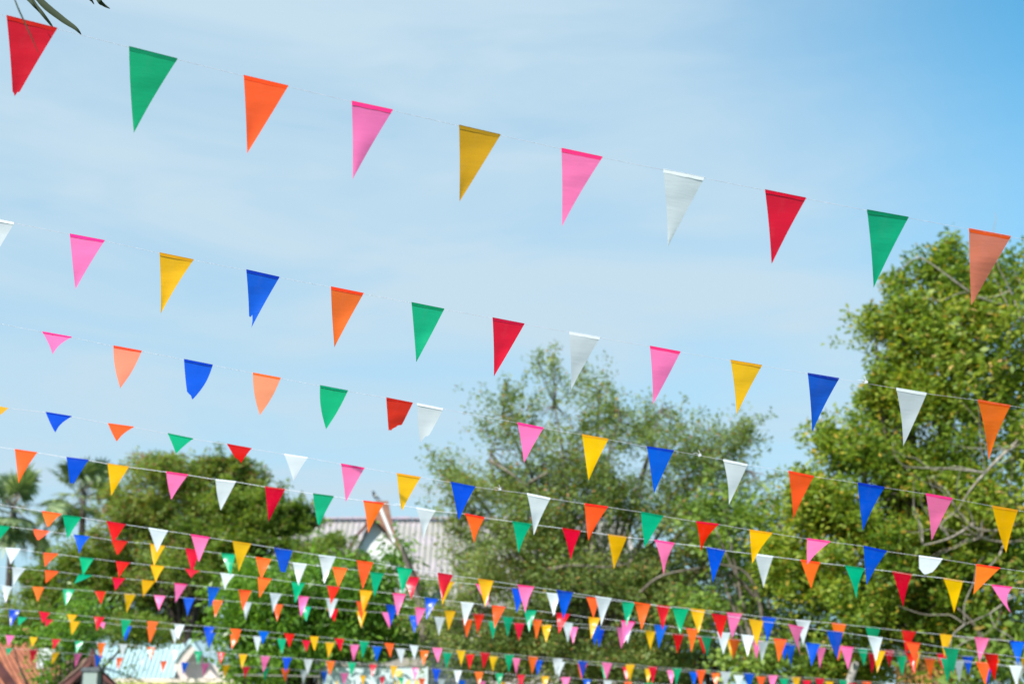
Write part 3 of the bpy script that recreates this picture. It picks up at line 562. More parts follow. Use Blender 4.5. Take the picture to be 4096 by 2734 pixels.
# left group
tree('spreading_tree', 'dark green rounded tree with layered branches, right of the two palms', 760, 58,
     [(640,1900,130,80,58,2,70),(560,2030,120,110,58,2,70),(760,1930,140,80,58,2,90),(900,1862,95,12,58,1,14),(930,1890,85,9,58,.8,12),(935,1925,95,11,58,.8,14),(860,1960,100,30,58,1,18),(930,1958,70,10,58,.7,9),
      (700,2060,220,130,58,2.4,150),(520,2160,120,110,58,2,60),(860,2010,130,70,58,1.6,40),(740,2240,260,120,58,2.4,150),(430,1965,60,60,58,.8,12)],
     .17, LM_brown, bark_dark, 61, trunk_r=.3, twig=.06, per=34, dens=1.7, holes=.28, wave=1.9, sprays=60, spray_len=.7, clus=.28, flat=.5, group=G)
tree('yellow_green_tree', 'yellow-green tree with flat layered boughs, beside the pale corrugated roof', 1000, 55,
     [(930,2030,100,60,55,1.5,50),(1060,2010,65,50,55,1.2,30),(1020,2080,150,90,55,1.6,80),(1150,2048,95,12,55,.8,12),(1185,2085,85,10,55,.6,9),(1110,2110,90,24,55,1,18),(930,2160,180,80,55,1.6,80),(1060,2180,170,50,55,1.4,50),(1170,2200,80,30,55,1,16),
      (840,2290,200,90,55,1.8,90),(1000,2260,150,60,55,1.4,44)],
     .17, LM_left, bark_dark, 67, trunk_r=.25, twig=.06, per=34, dens=1.8, holes=.28, wave=1.9, sprays=60, spray_len=.7, clus=.26, flat=.4, group=G)
tree('shady_tree', 'broad green tree low at left, reaching up to the two palms', 300, 60,
     [(340,2270,140,110,60,1.5,70),(220,2330,90,70,60,1.2,30),(480,2290,160,110,60,1.6,80),(170,2380,60,16,60,.7,8),(150,2310,60,25,60,.7,10),(300,2430,200,110,60,1.6,110),(560,2420,180,110,60,1.6,90),(700,2370,170,100,60,1.6,80),(120,2490,150,60,50,1.3,50),(230,2520,180,60,60,1.4,70),
      (740,2500,170,70,60,1.5,60),(560,2520,150,60,50,1.4,46)],
     .17, LM_left, bark_dark, 71, trunk_r=.25, twig=.05, per=36, dens=2.0, holes=.25, wave=1.9, sprays=50, spray_len=.7, clus=.32, flat=.5, group=G)
tree('drooping_leafed_tree', 'bright leaved small tree hanging over the brown temple gable, bottom left', 290, 36,
     [(300,2470,100,60,36,.7,24),(130,2545,80,30,36,.5,16),(40,2535,50,18,36,.4,12),(330,2390,100,60,36,.7,20),(250,2540,110,60,36,.8,26),(330,2570,90,40,36,.6,16),(230,2640,60,30,36,.6,10),(200,2700,80,40,36,.7,20),(415,2680,35,45,36,.5,9),(300,2600,60,40,36,.6,10)],
     .12, LM_mango, bark_dark, 73, trunk_r=.1, twig=.2, per=24, clus=.2, droop=.6, lw=.45, group=G)
# darker background mass behind middle/right
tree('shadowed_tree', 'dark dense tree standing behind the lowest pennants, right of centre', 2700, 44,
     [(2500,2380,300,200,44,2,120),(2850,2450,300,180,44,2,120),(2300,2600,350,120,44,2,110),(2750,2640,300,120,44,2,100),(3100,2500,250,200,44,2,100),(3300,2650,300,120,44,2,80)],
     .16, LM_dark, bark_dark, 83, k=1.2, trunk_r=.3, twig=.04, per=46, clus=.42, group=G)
# thick leaved shrub bottom right
tree('fleshy_leafed_shrub', 'shrub with big thick oval leaves in the bottom right corner', 3980, 16,
     [(4000,2560,90,50,16,.35,10),(3940,2640,110,60,16,.4,16),(4060,2680,80,60,16,.4,12),(3850,2720,80,50,16,.4,12),(3740,2730,60,40,16,.35,6),(4080,2590,50,50,16,.3,6)],
     .13, LM_lime, bark_grey, 89, k=2.1, trunk_r=.035, twig=.5, per=11, clus=.13, lw=.42, up=.4, cat='shrub')
tree('dry_bush', 'sparse small bush sprouting in front of the light blue roof', 520, 34,
     [(515,2710,45,45,34,.3,12),(540,2680,25,40,34,.2,4)], .06, LM_left, bark_grey, 97, trunk_r=.02, twig=.5, per=14, clus=.12, cat='bush')

# ------------------------------------------------------------------ fan palms
def palm(label, px, py, Y, trunk_px, nf, seed, size=1.0):
    top = PY(px, py, Y); b = Vector((PY(trunk_px, 2400, Y).x, Y, 0)); root = empty('fan_palm', b)
    tag(root, label, 'palm tree', 'fan palms at the left')
    rr = random.Random(seed); tr = MB(); h = top.z
    path = [b.lerp(Vector((top.x, top.y, h)), i / 12) for i in range(13)]
    tr.tube(path, [.26 - .05 * i / 12 + (.06 if i == 0 else 0) for i in range(13)], 10); tr.build('trunk', bark_dark, root, True)
    V = []; F = []; pet = MB()
    for i in range(nf):
        el = math.radians(rr.choice([80, 60, 45, 25, 5, -15, -35, -55]) + rr.uniform(-12, 12)); az = i * 2.399 + rr.uniform(-.3, .3)
        d = Vector((math.cos(az) * math.cos(el), math.sin(az) * math.cos(el), math.sin(el)))
        pl = rr.uniform(.9, 1.5) * size; hub = top + d * pl + Vector((0, 0, -.12 * pl))
        pet.tube([top, top + d * pl * .55 + Vector((0, 0, .04)), hub], [.045, .03, .02], 5)
        # fan plane: spanned by d and a side vector
        side = d.cross(Vector((0, 0, 1)));
        if side.length < .1: side = Vector((1, 0, 0))
        side.normalize(); side = (side + Vector((rr.uniform(-.5, .5), rr.uniform(-.5, .5), rr.uniform(-.5, .5)))).normalized()
        nrm = d.cross(side).normalized(); R = rr.uniform(.95, 1.3) * size; ns = 19
        for k in range(ns):
            th = math.radians(-135 + 270 * (k + .5) / ns); w = math.radians(270 / ns * .5)
            ln = R * (1 - .25 * abs(th) / 2.4) * rr.uniform(.92, 1.05)
            c = (d * math.cos(th) + side * math.sin(th)); cup = nrm * (.25 * ln) * .5
            l = (d * math.cos(th - w) + side * math.sin(th - w)); r = (d * math.cos(th + w) + side * math.sin(th + w))
            dr = Vector((0, 0, -.16 * ln * rr.uniform(.4, 1.6)))
            bI = len(V)
            V += [hub, hub + l * ln * .58 + cup * .5, hub + c * ln * .62 + cup * .5 + nrm * .035, hub + r * ln * .58 + cup * .5, hub + c * ln + cup + dr]
            F += [(bI, bI+1, bI+2), (bI, bI+2, bI+3), (bI+1, bI+4, bI+2), (bI+2, bI+4, bI+3)]
    mesh_obj('crown', [v - b for v in V], F, LM_palm, root)
    pet.build('leaf_stalks', bark_pale, root, True)
palm('fan palm at the left edge, with dark trunk standing clear against the sky', 55, 2030, 95, 62, 24, 5, 1.6)
palm('fan palm second from the left, its crown spreading beside the dark rounded tree', 335, 1975, 100, 345, 22, 8, 1.5)
palm('smaller fan palm partly hidden behind the palm at the left edge', 175, 2130, 110, 180, 14, 15, 0.9)

# palm leaflets hanging into the top left corner, just behind the first cord
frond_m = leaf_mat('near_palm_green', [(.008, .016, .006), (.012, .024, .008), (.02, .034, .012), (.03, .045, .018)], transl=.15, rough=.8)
root = empty('palm_frond', P(160, -220, 8.2)); tag(root, 'dark palm leaflets hanging into the top left corner of the picture', 'palm frond')
def leaflet(pts, wid):
    p = smooth_path([P(*q) for q in pts], 5); n = len(p); V = []; F = []
    for i, c in enumerate(p):
        t = i / (n - 1); w = .8 * wid * (0.35 + .65 * min(1, t * 3)) * (1 - t ** 2.2) + .0006
        tan = (p[min(i+1, n-1)] - p[max(i-1, 0)]).normalized(); s = tan.cross(FWD).normalized()
        V += [c - s * w + FWD * .004, c - FWD * w * .35, c + s * w + FWD * .004]
    for i in range(n - 1):
        F += [(3*i, 3*i+3, 3*i+4, 3*i+1), (3*i+1, 3*i+4, 3*i+5, 3*i+2)]
    mesh_obj('leaflet', [v - root.location for v in V], F, frond_m, root, True)
for pts, w in [([(60, -160, 8.1), (150, -10, 7.9), (240, 70, 7.8), (300, 112, 7.7), (325, 140, 7.7)], .026),
               ([(60, -160, 8.1), (125, -5, 8.0), (165, 50, 7.9), (200, 95, 7.9), (217, 120, 7.9)], .016),
               ([(60, -160, 8.1), (100, -30, 8.0), (125, 10, 7.9), (147, 40, 7.9)], .018),
               ([(20, -120, 5.0), (60, 5, 4.66), (95, 85, 4.6), (125, 150, 4.56), (153, 213, 4.54)], .0030),
               ([(330, -150, 8.1), (390, -10, 7.8), (412, 18, 7.8), (440, 35, 7.8)], .018),
               ([(330, -150, 8.1), (355, -20, 7.8), (368, 5, 7.8), (376, 18, 7.8)], .010)]:
    leaflet(pts, w)
mb = MB(); mb.tube([P(60, -160, 8.1), P(200, -200, 8.15), P(330, -150, 8.1), P(-300, -500, 8.3)], [.008, .01, .008, .014], 6); mb.build('rachis', bark_grey, root)

# ------------------------------------------------------------------ buildings
white_wall = rough_mat('white_painted_wall', (.78, .79, .80), (.66, .67, .69), scale=1.2, rough=.85, bump=.1)
cream_wall = rough_mat('cream_wall', (.66, .58, .54), (.58, .5, .47), scale=1.5, rough=.85, bump=.1)
brown_paint = rough_mat('brown_paint', (.30, .15, .10), (.2, .09, .06), scale=3, rough=.7, bump=.2)
dark_brown = rough_mat('dark_maroon_wood', (.14, .05, .045), (.085, .03, .028), scale=3, rough=.6, bump=.2)
roof_pale = rough_mat('weathered_lilac_roof', (.30, .285, .26), (.37, .325, .345), scale=1.1, rough=.9, bump=.2, lo=.42, hi=.68)
roof_orange = rough_mat('orange_roof_tiles', (.36, .135, .075), (.23, .08, .045), scale=2.5, rough=.8)
roof_blue = rough_mat('light_blue_metal_roof', (.34, .49, .54), (.38, .53, .57), scale=1.0, rough=.45, bump=.05, spec=.5)
rib_white = rough_mat('white_roof_rib', (.44, .60, .64), (.40, .56, .61), scale=2, rough=.5, bump=.05)
wood_m = rough_mat('weathered_wood', (.42, .22, .09), (.20, .10, .045), scale=5, rough=.85, stretch=(1, 1, .15))
grey_m = rough_mat('grey_concrete', (.34, .31, .28), (.25, .23, .21), scale=6, rough=.9)
steel_m = rough_mat('pale_steel', (.5, .5, .48), (.38, .37, .35), scale=8, rough=.5)
tile_brown = rough_mat('brown_roof_tiles', (.22, .13, .10), (.13, .085, .07), scale=14, rough=.8, bump=.6)

def corrug(mb, a, b, c, d, n, amp):
    """corrugated sheet: a-b is the ridge (left,right), d-c the eave; n waves; double skinned"""
    nrm = (b - a).cross(d - a).normalized()
    if nrm.z < 0: nrm = -nrm
    m = n * 6; vs = []; fs = []
    for i in range(m + 1):
        t = i / m; o = nrm * amp * (1 - abs(math.sin(math.pi * t * n)) ** .8 * 2)
        top = a.lerp(b, t); bot = d.lerp(c, t)
        vs += [top + o, bot + o, top + o - nrm * .03, bot + o - nrm * .03]
    for i in range(m):
        j = 4 * i
        fs += [(j, j+1, j+5, j+4), (j+2, j+6, j+7, j+3), (j+1, j+3, j+7, j+5), (j, j+4, j+6, j+2)]
    mb.add(vs, fs)

# temple hall with the pale corrugated roof
Yr = 68.0
z_ridge = PY(1500, 2080, Yr).z; xl = PY(1120, 2080, Yr).x; xr = PY(2520, 2080, Yr).x; ze = z_ridge - 4.6; ye = Yr - 4.4
root = empty('temple_hall', ((xl+xr)/2, Yr, 0)); tag(root, 'hall with a pale lilac-grey corrugated roof and a white gable, behind the trees', 'building')
mb = MB(); corrug(mb, Vector((xl, Yr, z_ridge)), Vector((xr, Yr, z_ridge)), Vector((xr, ye, ze)), Vector((xl, ye, ze)), 62, .032)
corrug(mb, Vector((xl, Yr + 4.4, ze)), Vector((xr, Yr + 4.4, ze)), Vector((xr, Yr + .02, z_ridge - .02)), Vector((xl, Yr + .02, z_ridge - .02)), 62, .055)
rf = mb.build('roof', roof_pale, root)
mb = MB(); 
for i in range(24):
    x0 = xl + (xr - xl) * i / 24
    mb.box((x0 + .02, Yr - .22, z_ridge + .04), (x0 + (xr - xl) / 24 - .02, Yr + .22, z_ridge + .13 + .015 * (i % 3)))
mb.build('ridge_cap', rough_mat('lilac_ridge_tiles', (.46, .36, .46), (.38, .34, .38), scale=2, rough=.9), rf)
mb = MB(); mb.slab([(xl + .6, ye + 1, 0), (xr - .6, ye + 1, 0), (xr - .6, Yr + 3.4, 0), (xl + .6, Yr + 3.4, 0)], (0, 0, ze + .2)); mb.build('wall', cream_wall, root)
# gable dormer, ridge running towards the viewer
Yg = 61.5
g = lambda x, y, Y=Yg: PY(x, y, Y)
mb = MB(); mb.slab([g(1497, 2082), g(1415, 2230), g(1385, 2430), g(1700, 2430), g(1650, 2310), g(1590, 2200)], (0, .25, 0)); gw = mb.build('gable_wall', white_wall, root)
mb = MB()   # right barge board: broad, brown
mb.slab([g(1506, 2008), g(1556, 2010), g(1574, 2110), g(1586, 2150), g(1700, 2352), g(1688, 2358), g(1590, 2200), g(1548, 2130), g(1494, 2072)], (0, .12, 0)); mb.v = [v + Vector((0, -.45, 0)) for v in mb.v]
bb = mb.build('bargeboard', brown_paint, root)
mb = MB(); mb.slab([g(1517, 2034), g(1530, 2034), g(1584, 2168), g(1578, 2180), g(1560, 2140)], (0, .02, 0)); mb.v = [v + Vector((0, -.48, 0)) for v in mb.v]; mb.build('white_stripe', white_wall, bb)
mb = MB(); mb.slab([g(1506, 2008), g(1512, 2066), g(1420, 2165), g(1405, 2200), g(1398, 2195), g(1428, 2145), g(1498, 2062)], (0, .12, 0)); mb.v = [v + Vector((0, -.45, 0)) for v in mb.v]; mb.build('bargeboard', dark_brown, root)
mb = MB()   # the two slopes of the small roof
A = g(1503, 2056) + Vector((0, -.33, 0)); Bk = A + Vector((0, 7, 0)); A2 = g(1695, 2352) + Vector((0, -.33, 0)); A3 = g(1340, 2352) + Vector((0, -.33, 0))
mb.slab([A, A2, A2 + Vector((0, 7, 0)), Bk], (0, 0, -.1)); mb.slab([A, Bk, A3 + Vector((0, 7, 0)), A3], (0, 0, -.1)); mb.build('gable_roof', roof_pale, root)
# bird on the gable tip
bp = g(1503, 2006) + Vector((0, -.4, 0)); root = empty('bird', bp); tag(root, 'black and white bird perched on the tip of the white gable', 'bird')
blk = rough_mat('black_feathers', (.015, .015, .02), (.03, .03, .035), scale=20); wht = rough_mat('white_feathers', (.7, .7, .68), scale=20)
mb = MB()
mb.tube([bp + Vector(v) for v in [(.27, 0, .02), (.17, 0, .06), (.08, 0, .12), (0, 0, .19), (-.05, -.01, .27), (-.06, -.01, .33), (-.075, -.015, .365), (-.10, -.02, .375), (-.15, -.03, .37)]], [.008, .025, .062, .085, .07, .05, .048, .035, .004], 10)
for s in (-.03, .03): mb.tube([bp + Vector((.0, s, .13)), bp + Vector((-.01, s, .0))], .008, 5)
mb.build('body', blk, root, True)
mb = MB(); 
for s in (-1, 1): mb.tube([bp + Vector((-.02, s * .055, .24)), bp + Vector((.05, s * .08, .16)), bp + Vector((.14, s * .04, .09))], [.02, .035, .006], 6)
mb.build('wing_patch', wht, root, True)

# orange tiled house, bottom left
Yo = 47.0
root = empty('tiled_house', (PY(60, 2600, Yo).x, Yo, 0)); tag(root, 'house with an orange ribbed tile roof in the bottom left corner', 'house')
A = PY(-260, 2640, Yo); Bq = PY(95, 2528, Yo); A.z = Bq.z; Cq = PY(330, 2800, Yo - 3); Dq = PY(-320, 2800, Yo - 3); Dq.z = Cq.z; Dq.y = Cq.y
Bq2 = PY(110, 2528, Yo); A2 = Vector((Bq2.x - 6, Yo, Bq2.z))
mb = MB(); corrug(mb, A2, Bq2, Cq, Vector((Bq2.x - 6, Cq.y, Cq.z)), 46, .03); rf = mb.build('roof', roof_orange, root)
mb = MB(); mb.tube([A2 + Vector((0, 0, .06)), Bq2 + Vector((0, 0, .06)), Cq + Vector((0, 0, .06))], .09, 8); mb.build('ridge_tiles', roof_orange, rf)
mb = MB(); mb.tube([PY(-60, 2600, Yo - 3.6), PY(20, 2700, Yo - 3.6), PY(80, 2790, Yo - 3.6)], .16, 6); mb.build('hip_beam', dark_brown, rf)
mb = MB(); mb.slab([(A2.x + .4, Yo - 2.4, 0), (Cq.x - .6, Yo - 2.4, 0), (Cq.x - .6, Yo + 2, 0), (A2.x + .4, Yo + 2, 0)], (0, 0, Cq.z + .1)); mb.build('wall', white_wall, root)

# blank white board
Yb = 44.0; q = lambda x, y: PY(x, y, Yb)
root = empty('white_board', (q(195, 2650).x, Yb, 0)); tag(root, 'blank white slanting board between the orange roof and the leaves, bottom left', 'board')
mb = MB(); mb.slab([q(153, 2592), q(209, 2592), q(205, 2656), q(146, 2662)], (0, .06, 0)); mb.build('panel', white_wall, root)
mb = MB(); mb.slab([q(209, 2592), q(246, 2594), q(244, 2604), q(210, 2606)], (0, .5, 0)); mb.slab([q(144, 2664), q(180, 2662), q(180, 2668), q(146, 2672)], (0, .1, 0)); mb.build('rim', steel_m, root)
mb = MB(); 
for x in (165, 195): 
    p = q(x, 2640); mb.tube([Vector((p.x, Yb + .1, 0)), Vector((p.x, Yb + .1, p.z))], .04, 6)
mb.build('post', steel_m, root)

# thai style brown gable
Yt = 35.0; q = lambda x, y, Y=Yt: PY(x, y, Y)
root = empty('temple_pavilion', (q(368, 2700).x, Yt, 0)); tag(root, 'small pavilion with a steep curved maroon gable, bottom left', 'pavilion')
mb = MB()
Lo = [q(*a) for a in ((368,2586),(362,2606),(350,2632),(326,2664),(290,2694),(240,2734),(150,2830))]
Lc = [q(*a) for a in ((368,2586),(369,2612),(366,2652),(340,2678),(312,2706),(283,2734),(200,2830))]
for i in range(6): mb.slab([Lo[i], Lo[i+1], Lc[i+1], Lc[i]] if i else [Lo[0], Lo[1], Lc[1]], (0, .15, 0))
Ro = [q(*a) for a in ((368,2586),(378,2610),(386,2650),(402,2674),(428,2698),(466,2734),(560,2830))]
Rc = [q(*a) for a in ((368,2586),(369.5,2612),(370,2652),(382,2676),(405,2702),(436,2734),(525,2830))]
for i in range(6): mb.slab([Rc[i], Rc[i+1], Ro[i+1], Ro[i]] if i else [Rc[1], Ro[1], Ro[0]], (0, .15, 0))
mb.build('bargeboard', dark_brown, root)
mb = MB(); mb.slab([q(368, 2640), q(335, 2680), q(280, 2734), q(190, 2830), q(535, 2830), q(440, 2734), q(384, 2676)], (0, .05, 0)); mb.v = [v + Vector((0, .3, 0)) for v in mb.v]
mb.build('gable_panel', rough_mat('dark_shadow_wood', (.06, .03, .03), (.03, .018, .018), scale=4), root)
mb = MB(); Bo = [q(*a, 38.5) for a in ((279,2622),(266,2648),(240,2688),(205,2732),(120,2830))]
for i in range(4): mb.slab([Lo[i+2], Lo[i+3], Bo[i+1], Bo[i]], (0, 0, -.05))
e = Bo[0] - Lo[2]
for i in range(2, 6): mb.slab([Ro[i], Ro[i] + e, Ro[i+1] + e, Ro[i+1]], (0, 0, -.05))
mb.build('roof', tile_brown, root)
mb = MB(); s = Vector((0, 3.2, 0)); a = [q(279, 2618, 38.5), q(262, 2650, 38.5), q(236, 2688, 38.5), q(200, 2734, 38.5), q(218, 2738, 38.5), q(254, 2695, 38.5), q(290, 2652, 38.5)]
mb.slab(a, (0, .15, 0)); mb.build('bargeboard', dark_brown, root)
mb = MB(); px_, pz = q(368, 2700).x, q(368, 2740).z
for sx in (-.75, .75): mb.tube([Vector((px_ + sx, Yt + .6, 0)), Vector((px_ + sx, Yt + .6, pz))], .09, 8)
mb.build('pillar', dark_brown, root)
# box lantern in front of it
Yl = 33.8; q = lambda x, y: PY(x, y, Yl)
a = q(328, 2670); b = q(396, 2670); zb = q(360, 2790).z; w = b.x - a.x
root = empty('box_lantern', ((a.x + b.x) / 2, Yl, 0)); tag(root, 'dark framed glass lantern box on a post in front of the maroon gable', 'lantern')
blackm = rough_mat('black_metal', (.03, .035, .035), (.02, .02, .02), scale=8, rough=.4, spec=.5)
mb = MB(); mb.box((a.x - .02, Yl - .02, a.z - .07), (b.x + .02, Yl + w + .02, a.z)); mb.box((a.x + .02, Yl + .03, a.z), (b.x - .02, Yl + w - .03, a.z + .025))
mb.build('lid', rough_mat('grey_lid', (.13, .15, .16), (.09, .1, .11), scale=9, rough=.4), root)
mb = MB()
for x in (a.x, b.x - .03):
    for y in (Yl, Yl + w - .03): mb.box((x, y, zb), (x + .03, y + .03, a.z - .07))
mb.box((a.x - .01, Yl - .01, zb - .04), (b.x + .01, Yl + w + .01, zb)); mb.build('frame', blackm, root)
mg, nt, out = new_mat('lantern_glass'); pr = nt.nodes.new('ShaderNodeBsdfPrincipled'); pr.inputs['Base Color'].default_value = (.30, .36, .33, 1); pr.inputs['Roughness'].default_value = .12; nt.links.new(pr.outputs[0], out.inputs[0])
mb = MB(); mb.box((a.x + .032, Yl + .012, zb + .01), (b.x - .032, Yl + w - .012, a.z - .075)); mb.build('glass', mg, root)
mb = MB(); mb.tube([Vector(((a.x + b.x) / 2, Yl + w / 2, 0)), Vector(((a.x + b.x) / 2, Yl + w / 2, zb - .03))], .05, 8); mb.build('post', blackm, root)

# light blue roofed building with white gable
Yc = 56.0; q = lambda x, y, Y=Yc: PY(x, y, Y)
root = empty('blue_roofed_house', (q(600, 2650).x, Yc, 0)); tag(root, 'low building with a light blue ribbed metal roof and white gable', 'building')
a = q(395, 2594); b = q(735, 2572); c = q(694, 2708, 53.5); d = q(340, 2716, 53.5)
mb = MB(); mb.slab([a, b, c, d], (0, .05, -.04)); rf = mb.build('roof', roof_blue, root)
nr = (b - a).cross(d - a).normalized(); nr = nr if nr.y < 0 else -nr
mb = MB(); n = 18
for i in range(n + 1):
    t = i / n; p = a.lerp(b, t); r = d.lerp(c, t); h = (b - a).normalized() * .022
    mb.slab([p - h, p + h, r + h, r - h], nr * .025)
mb.build('roof_rib', rib_white, rf)
mb = MB(); mb.slab([q(711, 2612, 53.2), q(757, 2553, 53.2), q(764, 2553, 53.2), q(800, 2602, 53.2), q(794, 2612, 53.2), q(760, 2571, 53.2), q(720, 2614, 53.2), q(698, 2650, 53.2), q(694, 2640, 53.2)], (0, .6, 0)); mb.build('bargeboard', rib_white, root)
mb = MB(); mb.slab([q(760, 2566, 54), q(697, 2650, 54), q(694, 2716, 54), q(940, 2716, 54), q(830, 2640, 54)], (0, .2, 0)); mb.build('gable_wall', cream_wall, root)
zt = q(500, 2709, 53.4).z; x0 = q(330, 2700, 53.4).x; x1 = q(950, 2700, 53.4).x
mb = MB(); mb.box((x0, 53.4, 0), (x1, 55.5, zt - .01)); mb.build('wall', cream_wall, root)
mb = MB(); zz = q(500, 2728, 53.2).z; mb.box((x0, 53.1, zz - .35), (x1, 53.38, zz)); mb.build('awning', rough_mat('yellow_green_awning', (.60, .55, .12), (.45, .5, .14), scale=1), root)

# roadside banner on a frame
Ys = 41.0; q = lambda x, y, Y=Ys: PY(x, y, Y)
x0 = q(1290, 2700).x; x1 = q(1712, 2700).x; zt = q(1500, 2664).z; zb = zt - 1.7
root = empty('banner_board', ((x0 + x1) / 2, Ys, 0)); tag(root, 'pale printed banner board with yellow lettering under a grey beam, bottom edge', 'banner')
mbn, nt, out = new_mat('printed_banner'); N = nt.nodes.new; L = nt.links.new
pr = N('ShaderNodeBsdfPrincipled'); pr.inputs['Roughness'].default_value = .5
tc = N('ShaderNodeTexCoord'); sx = N('ShaderNodeSeparateXYZ'); L(tc.outputs['Generated'], sx.inputs[0])
cr = N('ShaderNodeValToRGB'); e = cr.color_ramp.elements; e[0].color = (.16, .26, .24, 1); e[1].color = (.52, .62, .64, 1); e[1].position = .32
ns = N('ShaderNodeTexNoise'); ns.inputs['Scale'].default_value = 5; L(tc.outputs['Generated'], ns.inputs['Vector'])
ad = N('ShaderNodeMath'); ad.operation = 'MULTIPLY_ADD'; ad.inputs[1].default_value = .25; L(ns.outputs['Fac'], ad.inputs[0]); L(sx.outputs['X'], ad.inputs[2])
L(ad.outputs[0], cr.inputs['Fac']); L(cr.outputs['Color'], pr.inputs['Base Color']); L(pr.outputs[0], out.inputs[0])
mb = MB(); mb.box((x0, Ys, zb), (x1, Ys + .05, zt)); mb.build('panel', mbn, root)
mb = MB(); xa = q(1330, 2650).x; xb = q(1700, 2650).x; mb.box((xa, Ys - .05, zt + .01), (xb, Ys + .12, zt + .12)); mb.slab([(xb - 1, Ys, zt + .12), (xb, Ys, zt + .12), (xb - .15, Ys, zt + .26), (xb - .7, Ys, zt + .24)], (0, .1, 0)); mb.build('beam', grey_m, root)
mb = MB(); mb.tube([(q(1278, 2700).x, Ys + .1, 0), (q(1278, 2632).x, Ys + .1, q(1278, 2632).z)], .07, 8); mb.build('post', grey_m, root)
mb = MB(); p = q(1712, 2700); mb.tube([(p.x, Ys + .12, 0), (p.x, Ys + .12, zt)], .05, 8); mb.build('post', grey_m, root)
yel = rough_mat('yellow_print', (.75, .66, .22), (.7, .6, .2), scale=2, rough=.5, bump=0); org = rough_mat('orange_print', (.75, .42, .12), (.7, .38, .1), scale=2, rough=.5, bump=0)
mb = MB(); c = q(1597, 2692); mb.slab([Vector((c.x + .11 * math.cos(t), Ys - .006, c.z + .11 * math.sin(t))) for t in [k * math.pi / 10 for k in range(20)]], (0, .003, 0)); mb.build('printed_dot', yel, root)
def letters(txt, m, off, dy, name):
    cu = bpy.data.curves.new(name, 'FONT'); cu.body = txt; cu.size = .62; cu.extrude = .002; cu.offset = off; cu.space_character = 1.06
    o = bpy.data.objects.new('tmp', cu); C.objects.link(o)
    bpy.context.view_layer.update(); dg = bpy.context.evaluated_depsgraph_get()
    me = bpy.data.meshes.new_from_object(o.evaluated_get(dg)); bpy.data.objects.remove(o)
    me.materials.clear(); me.materials.append(m)
    o = bpy.data.objects.new(name, me); C.objects.link(o); o.parent = root
    xs = [v.co.x for v in me.vertices]; k = (x1 - x0 - .25) / (max(xs) - min(xs))
    o.rotation_euler = (math.radians(90), 0, 0); o.scale = (k, 1, 1)
    o.location = Vector((x0 + .12 - min(xs) * k, Ys - dy, q(1500, 2716).z - .45)) - root.location
letters('nienvonoIMA', org, .022, .006, 'lettering_outline'); letters('nienvonoIMA', yel, 0.0, .010, 'lettering')
# rail
root = empty('metal_rail', (q(1100, 2700).x, 38, 0)); tag(root, 'thin pale horizontal pipe rail running through the dark leaves, left of the banner', 'rail')
mb = MB(); zr = q(1100, 2700, 38).z; mb.tube([(q(935, 2700, 38).x, 38, zr + .02), (q(1278, 2700, 38).x, 38, zr - .02)], .014, 8); mb.build('pipe', grey_m, root)
mb = MB()
for x in (1150,): p = q(x, 2700, 38); mb.tube([(p.x, 38, 0), (p.x, 38, zr)], .016, 8)
mb.build('post', bark_dark, root)

# wooden fence of uneven brown posts, leaning post, wooden shed
wood_dark = rough_mat('shade_toned_wood', (.13, .065, .03), (.06, .03, .018), scale=5, rough=.9, stretch=(1, 1, .15))  # deep shade around the fence is put into this wood colour
root = empty('wooden_fence', (PY(2680, 2700, 43).x, 43, 0)); tag(root, 'weathered brown board fence in deep shade behind the lower right pennants', 'fence')
rr = random.Random(9)
for i in range(13):
    p = PY(2560 + i * 24 + rr.uniform(-6, 6), 2615 + rr.uniform(-15, 30), 43); mb = MB(); w = rr.uniform(.04, .07)
    mb.box((p.x - w, 43, 0), (p.x + w, 43.04, p.z)); mb.build('board', wood_dark, root)
mb = MB(); z = PY(2600, 2690, 43).z; mb.box((PY(2550, 2700, 43).x, 43.045, z), (PY(2860, 2700, 43).x, 43.09, z + .09)); mb.build('crossbar', wood_dark, root)
b0 = PY(3392, 2740, 34.5); t0 = PY(3424, 2646, 34.5); dr = (t0 - b0); k = b0.z / dr.z; b0 = b0 - dr * k
mb = MB(); mb.tube([b0, b0.lerp(t0, .5), t0], [.12, .105, .09], 8)
o = mesh_obj('leaning_post', [v - b0 for v in mb.v], mb.f, grey_m, None, True); o.location = b0; tag(o, 'leaning grey post rising among the pennants near the bottom right', 'post')
Yw = 35.0
root = empty('wooden_shed', (PY(3700, 2700, Yw).x, Yw, 0)); tag(root, 'shed of upright orange-brown boards behind the pennants, bottom right', 'shed')
for i in range(11):
    xx = 3590 + i * 24; p = PY(xx, 2620 + rr.uniform(0, 40) + (12 if i < 3 else 0), Yw); mb = MB()
    mb.box((p.x - .06, Yw, 0), (p.x + .06, Yw + .03, p.z)); mb.build('board', rough_mat('orange_brown_board', (.55, .28, .10), (.36, .17, .06), scale=4, stretch=(1, 1, .2)) if i == 0 else bpy.data.materials['orange_brown_board'], root)
mb = MB(); p = PY(3590, 2690, Yw); mb.box((p.x - .1, Yw + .035, p.z), (p.x + 1.75, Yw + .08, p.z + .08)); mb.build('crossbar', wood_m, root)

# ------------------------------------------------------------------ ground
gm = rough_mat('dry_grass_ground', (.11, .12, .05), (.17, .14, .08), scale=.6, rough=.95, bump=.3)
o = mesh_obj('ground', [(-900, -300, 0), (900, -300, 0), (900, 1800, 0), (-900, 1800, 0)], [(0, 1, 2, 3)], gm); tag(o, kind='structure')

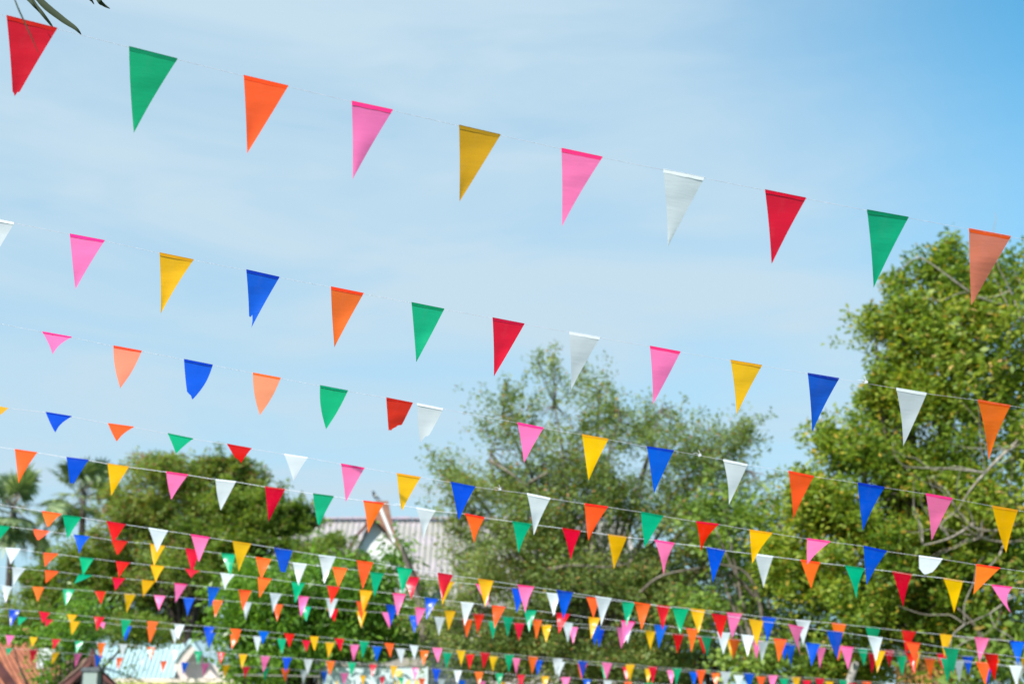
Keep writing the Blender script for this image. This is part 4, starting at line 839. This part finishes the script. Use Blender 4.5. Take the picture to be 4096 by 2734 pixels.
# ------------------------------------------------------------------ light and sky
sun_dir = Vector((-.62, -.78, .86)).normalized()
el = math.asin(sun_dir.z); rot = math.atan2(sun_dir.x, sun_dir.y)
sd = bpy.data.lights.new('sun', 'SUN'); sd.energy = 4.2; sd.angle = math.radians(.53); sd.color = (1, .965, .90)
so = bpy.data.objects.new('sun', sd); C.objects.link(so); so.rotation_euler = sun_dir.to_track_quat('Z', 'Y').to_euler()
wd = bpy.data.worlds.new('World'); SC.world = wd; wd.use_nodes = True; nt = wd.node_tree; nt.nodes.clear(); N = nt.nodes.new; L = nt.links.new
sk = N('ShaderNodeTexSky'); sk.sky_type = 'NISHITA'; sk.sun_disc = False; sk.sun_elevation = el; sk.sun_rotation = rot
sk.air_density = 1.2; sk.dust_density = 1.2; sk.ozone_density = 2.0
tc = N('ShaderNodeTexCoord')
mp = N('ShaderNodeMapping'); mp.inputs['Scale'].default_value = (2.6, 1.0, 11.0); mp.inputs['Rotation'].default_value = (0, math.radians(14), 0); L(tc.outputs['Generated'], mp.inputs['Vector'])
n1 = N('ShaderNodeTexNoise'); n1.inputs['Scale'].default_value = 1.9; n1.inputs['Detail'].default_value = 8; n1.inputs['Roughness'].default_value = .55; n1.inputs['Distortion'].default_value = .5; L(mp.outputs['Vector'], n1.inputs['Vector'])
r1 = N('ShaderNodeMapRange'); r1.inputs['From Min'].default_value = .35; r1.inputs['From Max'].default_value = .65; r1.inputs['To Min'].default_value = .74; r1.inputs['To Max'].default_value = 1.0; L(n1.outputs['Fac'], r1.inputs['Value'])
sp = N('ShaderNodeSeparateXYZ'); L(tc.outputs['Generated'], sp.inputs[0])
r2 = N('ShaderNodeMapRange'); r2.interpolation_type = 'SMOOTHSTEP'; r2.inputs['From Min'].default_value = .78; r2.inputs['From Max'].default_value = .42; r2.inputs['To Min'].default_value = 0; r2.inputs['To Max'].default_value = 1
sm = N('ShaderNodeMath'); sm.operation = 'MULTIPLY_ADD'; sm.inputs[1].default_value = .8; L(sp.outputs['Z'], sm.inputs[0]); L(sp.outputs['X'], sm.inputs[2]); L(sm.outputs[0], r2.inputs['Value'])
ml = N('ShaderNodeMath'); ml.operation = 'MULTIPLY'; L(r1.outputs[0], ml.inputs[0]); L(r2.outputs[0], ml.inputs[1])
tn = N('ShaderNodeMix'); tn.data_type = 'RGBA'; tn.blend_type = 'MULTIPLY'; tn.inputs['Factor'].default_value = 1; L(sk.outputs[0], tn.inputs[6]); tn.inputs[7].default_value = (.30, .84, .92, 1)
mx = N('ShaderNodeMix'); mx.data_type = 'RGBA'; L(ml.outputs[0], mx.inputs['Factor']); L(tn.outputs[2], mx.inputs[6]); mx.inputs[7].default_value = (2.42, 3.18, 3.72, 1)
bg = N('ShaderNodeBackground'); bg.inputs['Strength'].default_value = .13; L(mx.outputs[2], bg.inputs['Color'])
ow = N('ShaderNodeOutputWorld'); L(bg.outputs[0], ow.inputs[0])
SC.view_settings.view_transform = 'Standard'; SC.view_settings.look = 'None'; SC.view_settings.exposure = 0.85; SC.view_settings.gamma = 1
SC.cycles.max_bounces = 8; SC.cycles.transparent_max_bounces = 12; SC.cycles.use_denoising = True
print('nearest/farthest', [(round(f(100),1), round(f(4000),1)) for f in depth_fn]); print('leaves', TOTAL[0], 'pennants', len(allf), 'depths', [round(f(2048), 1) for f in depth_fn])
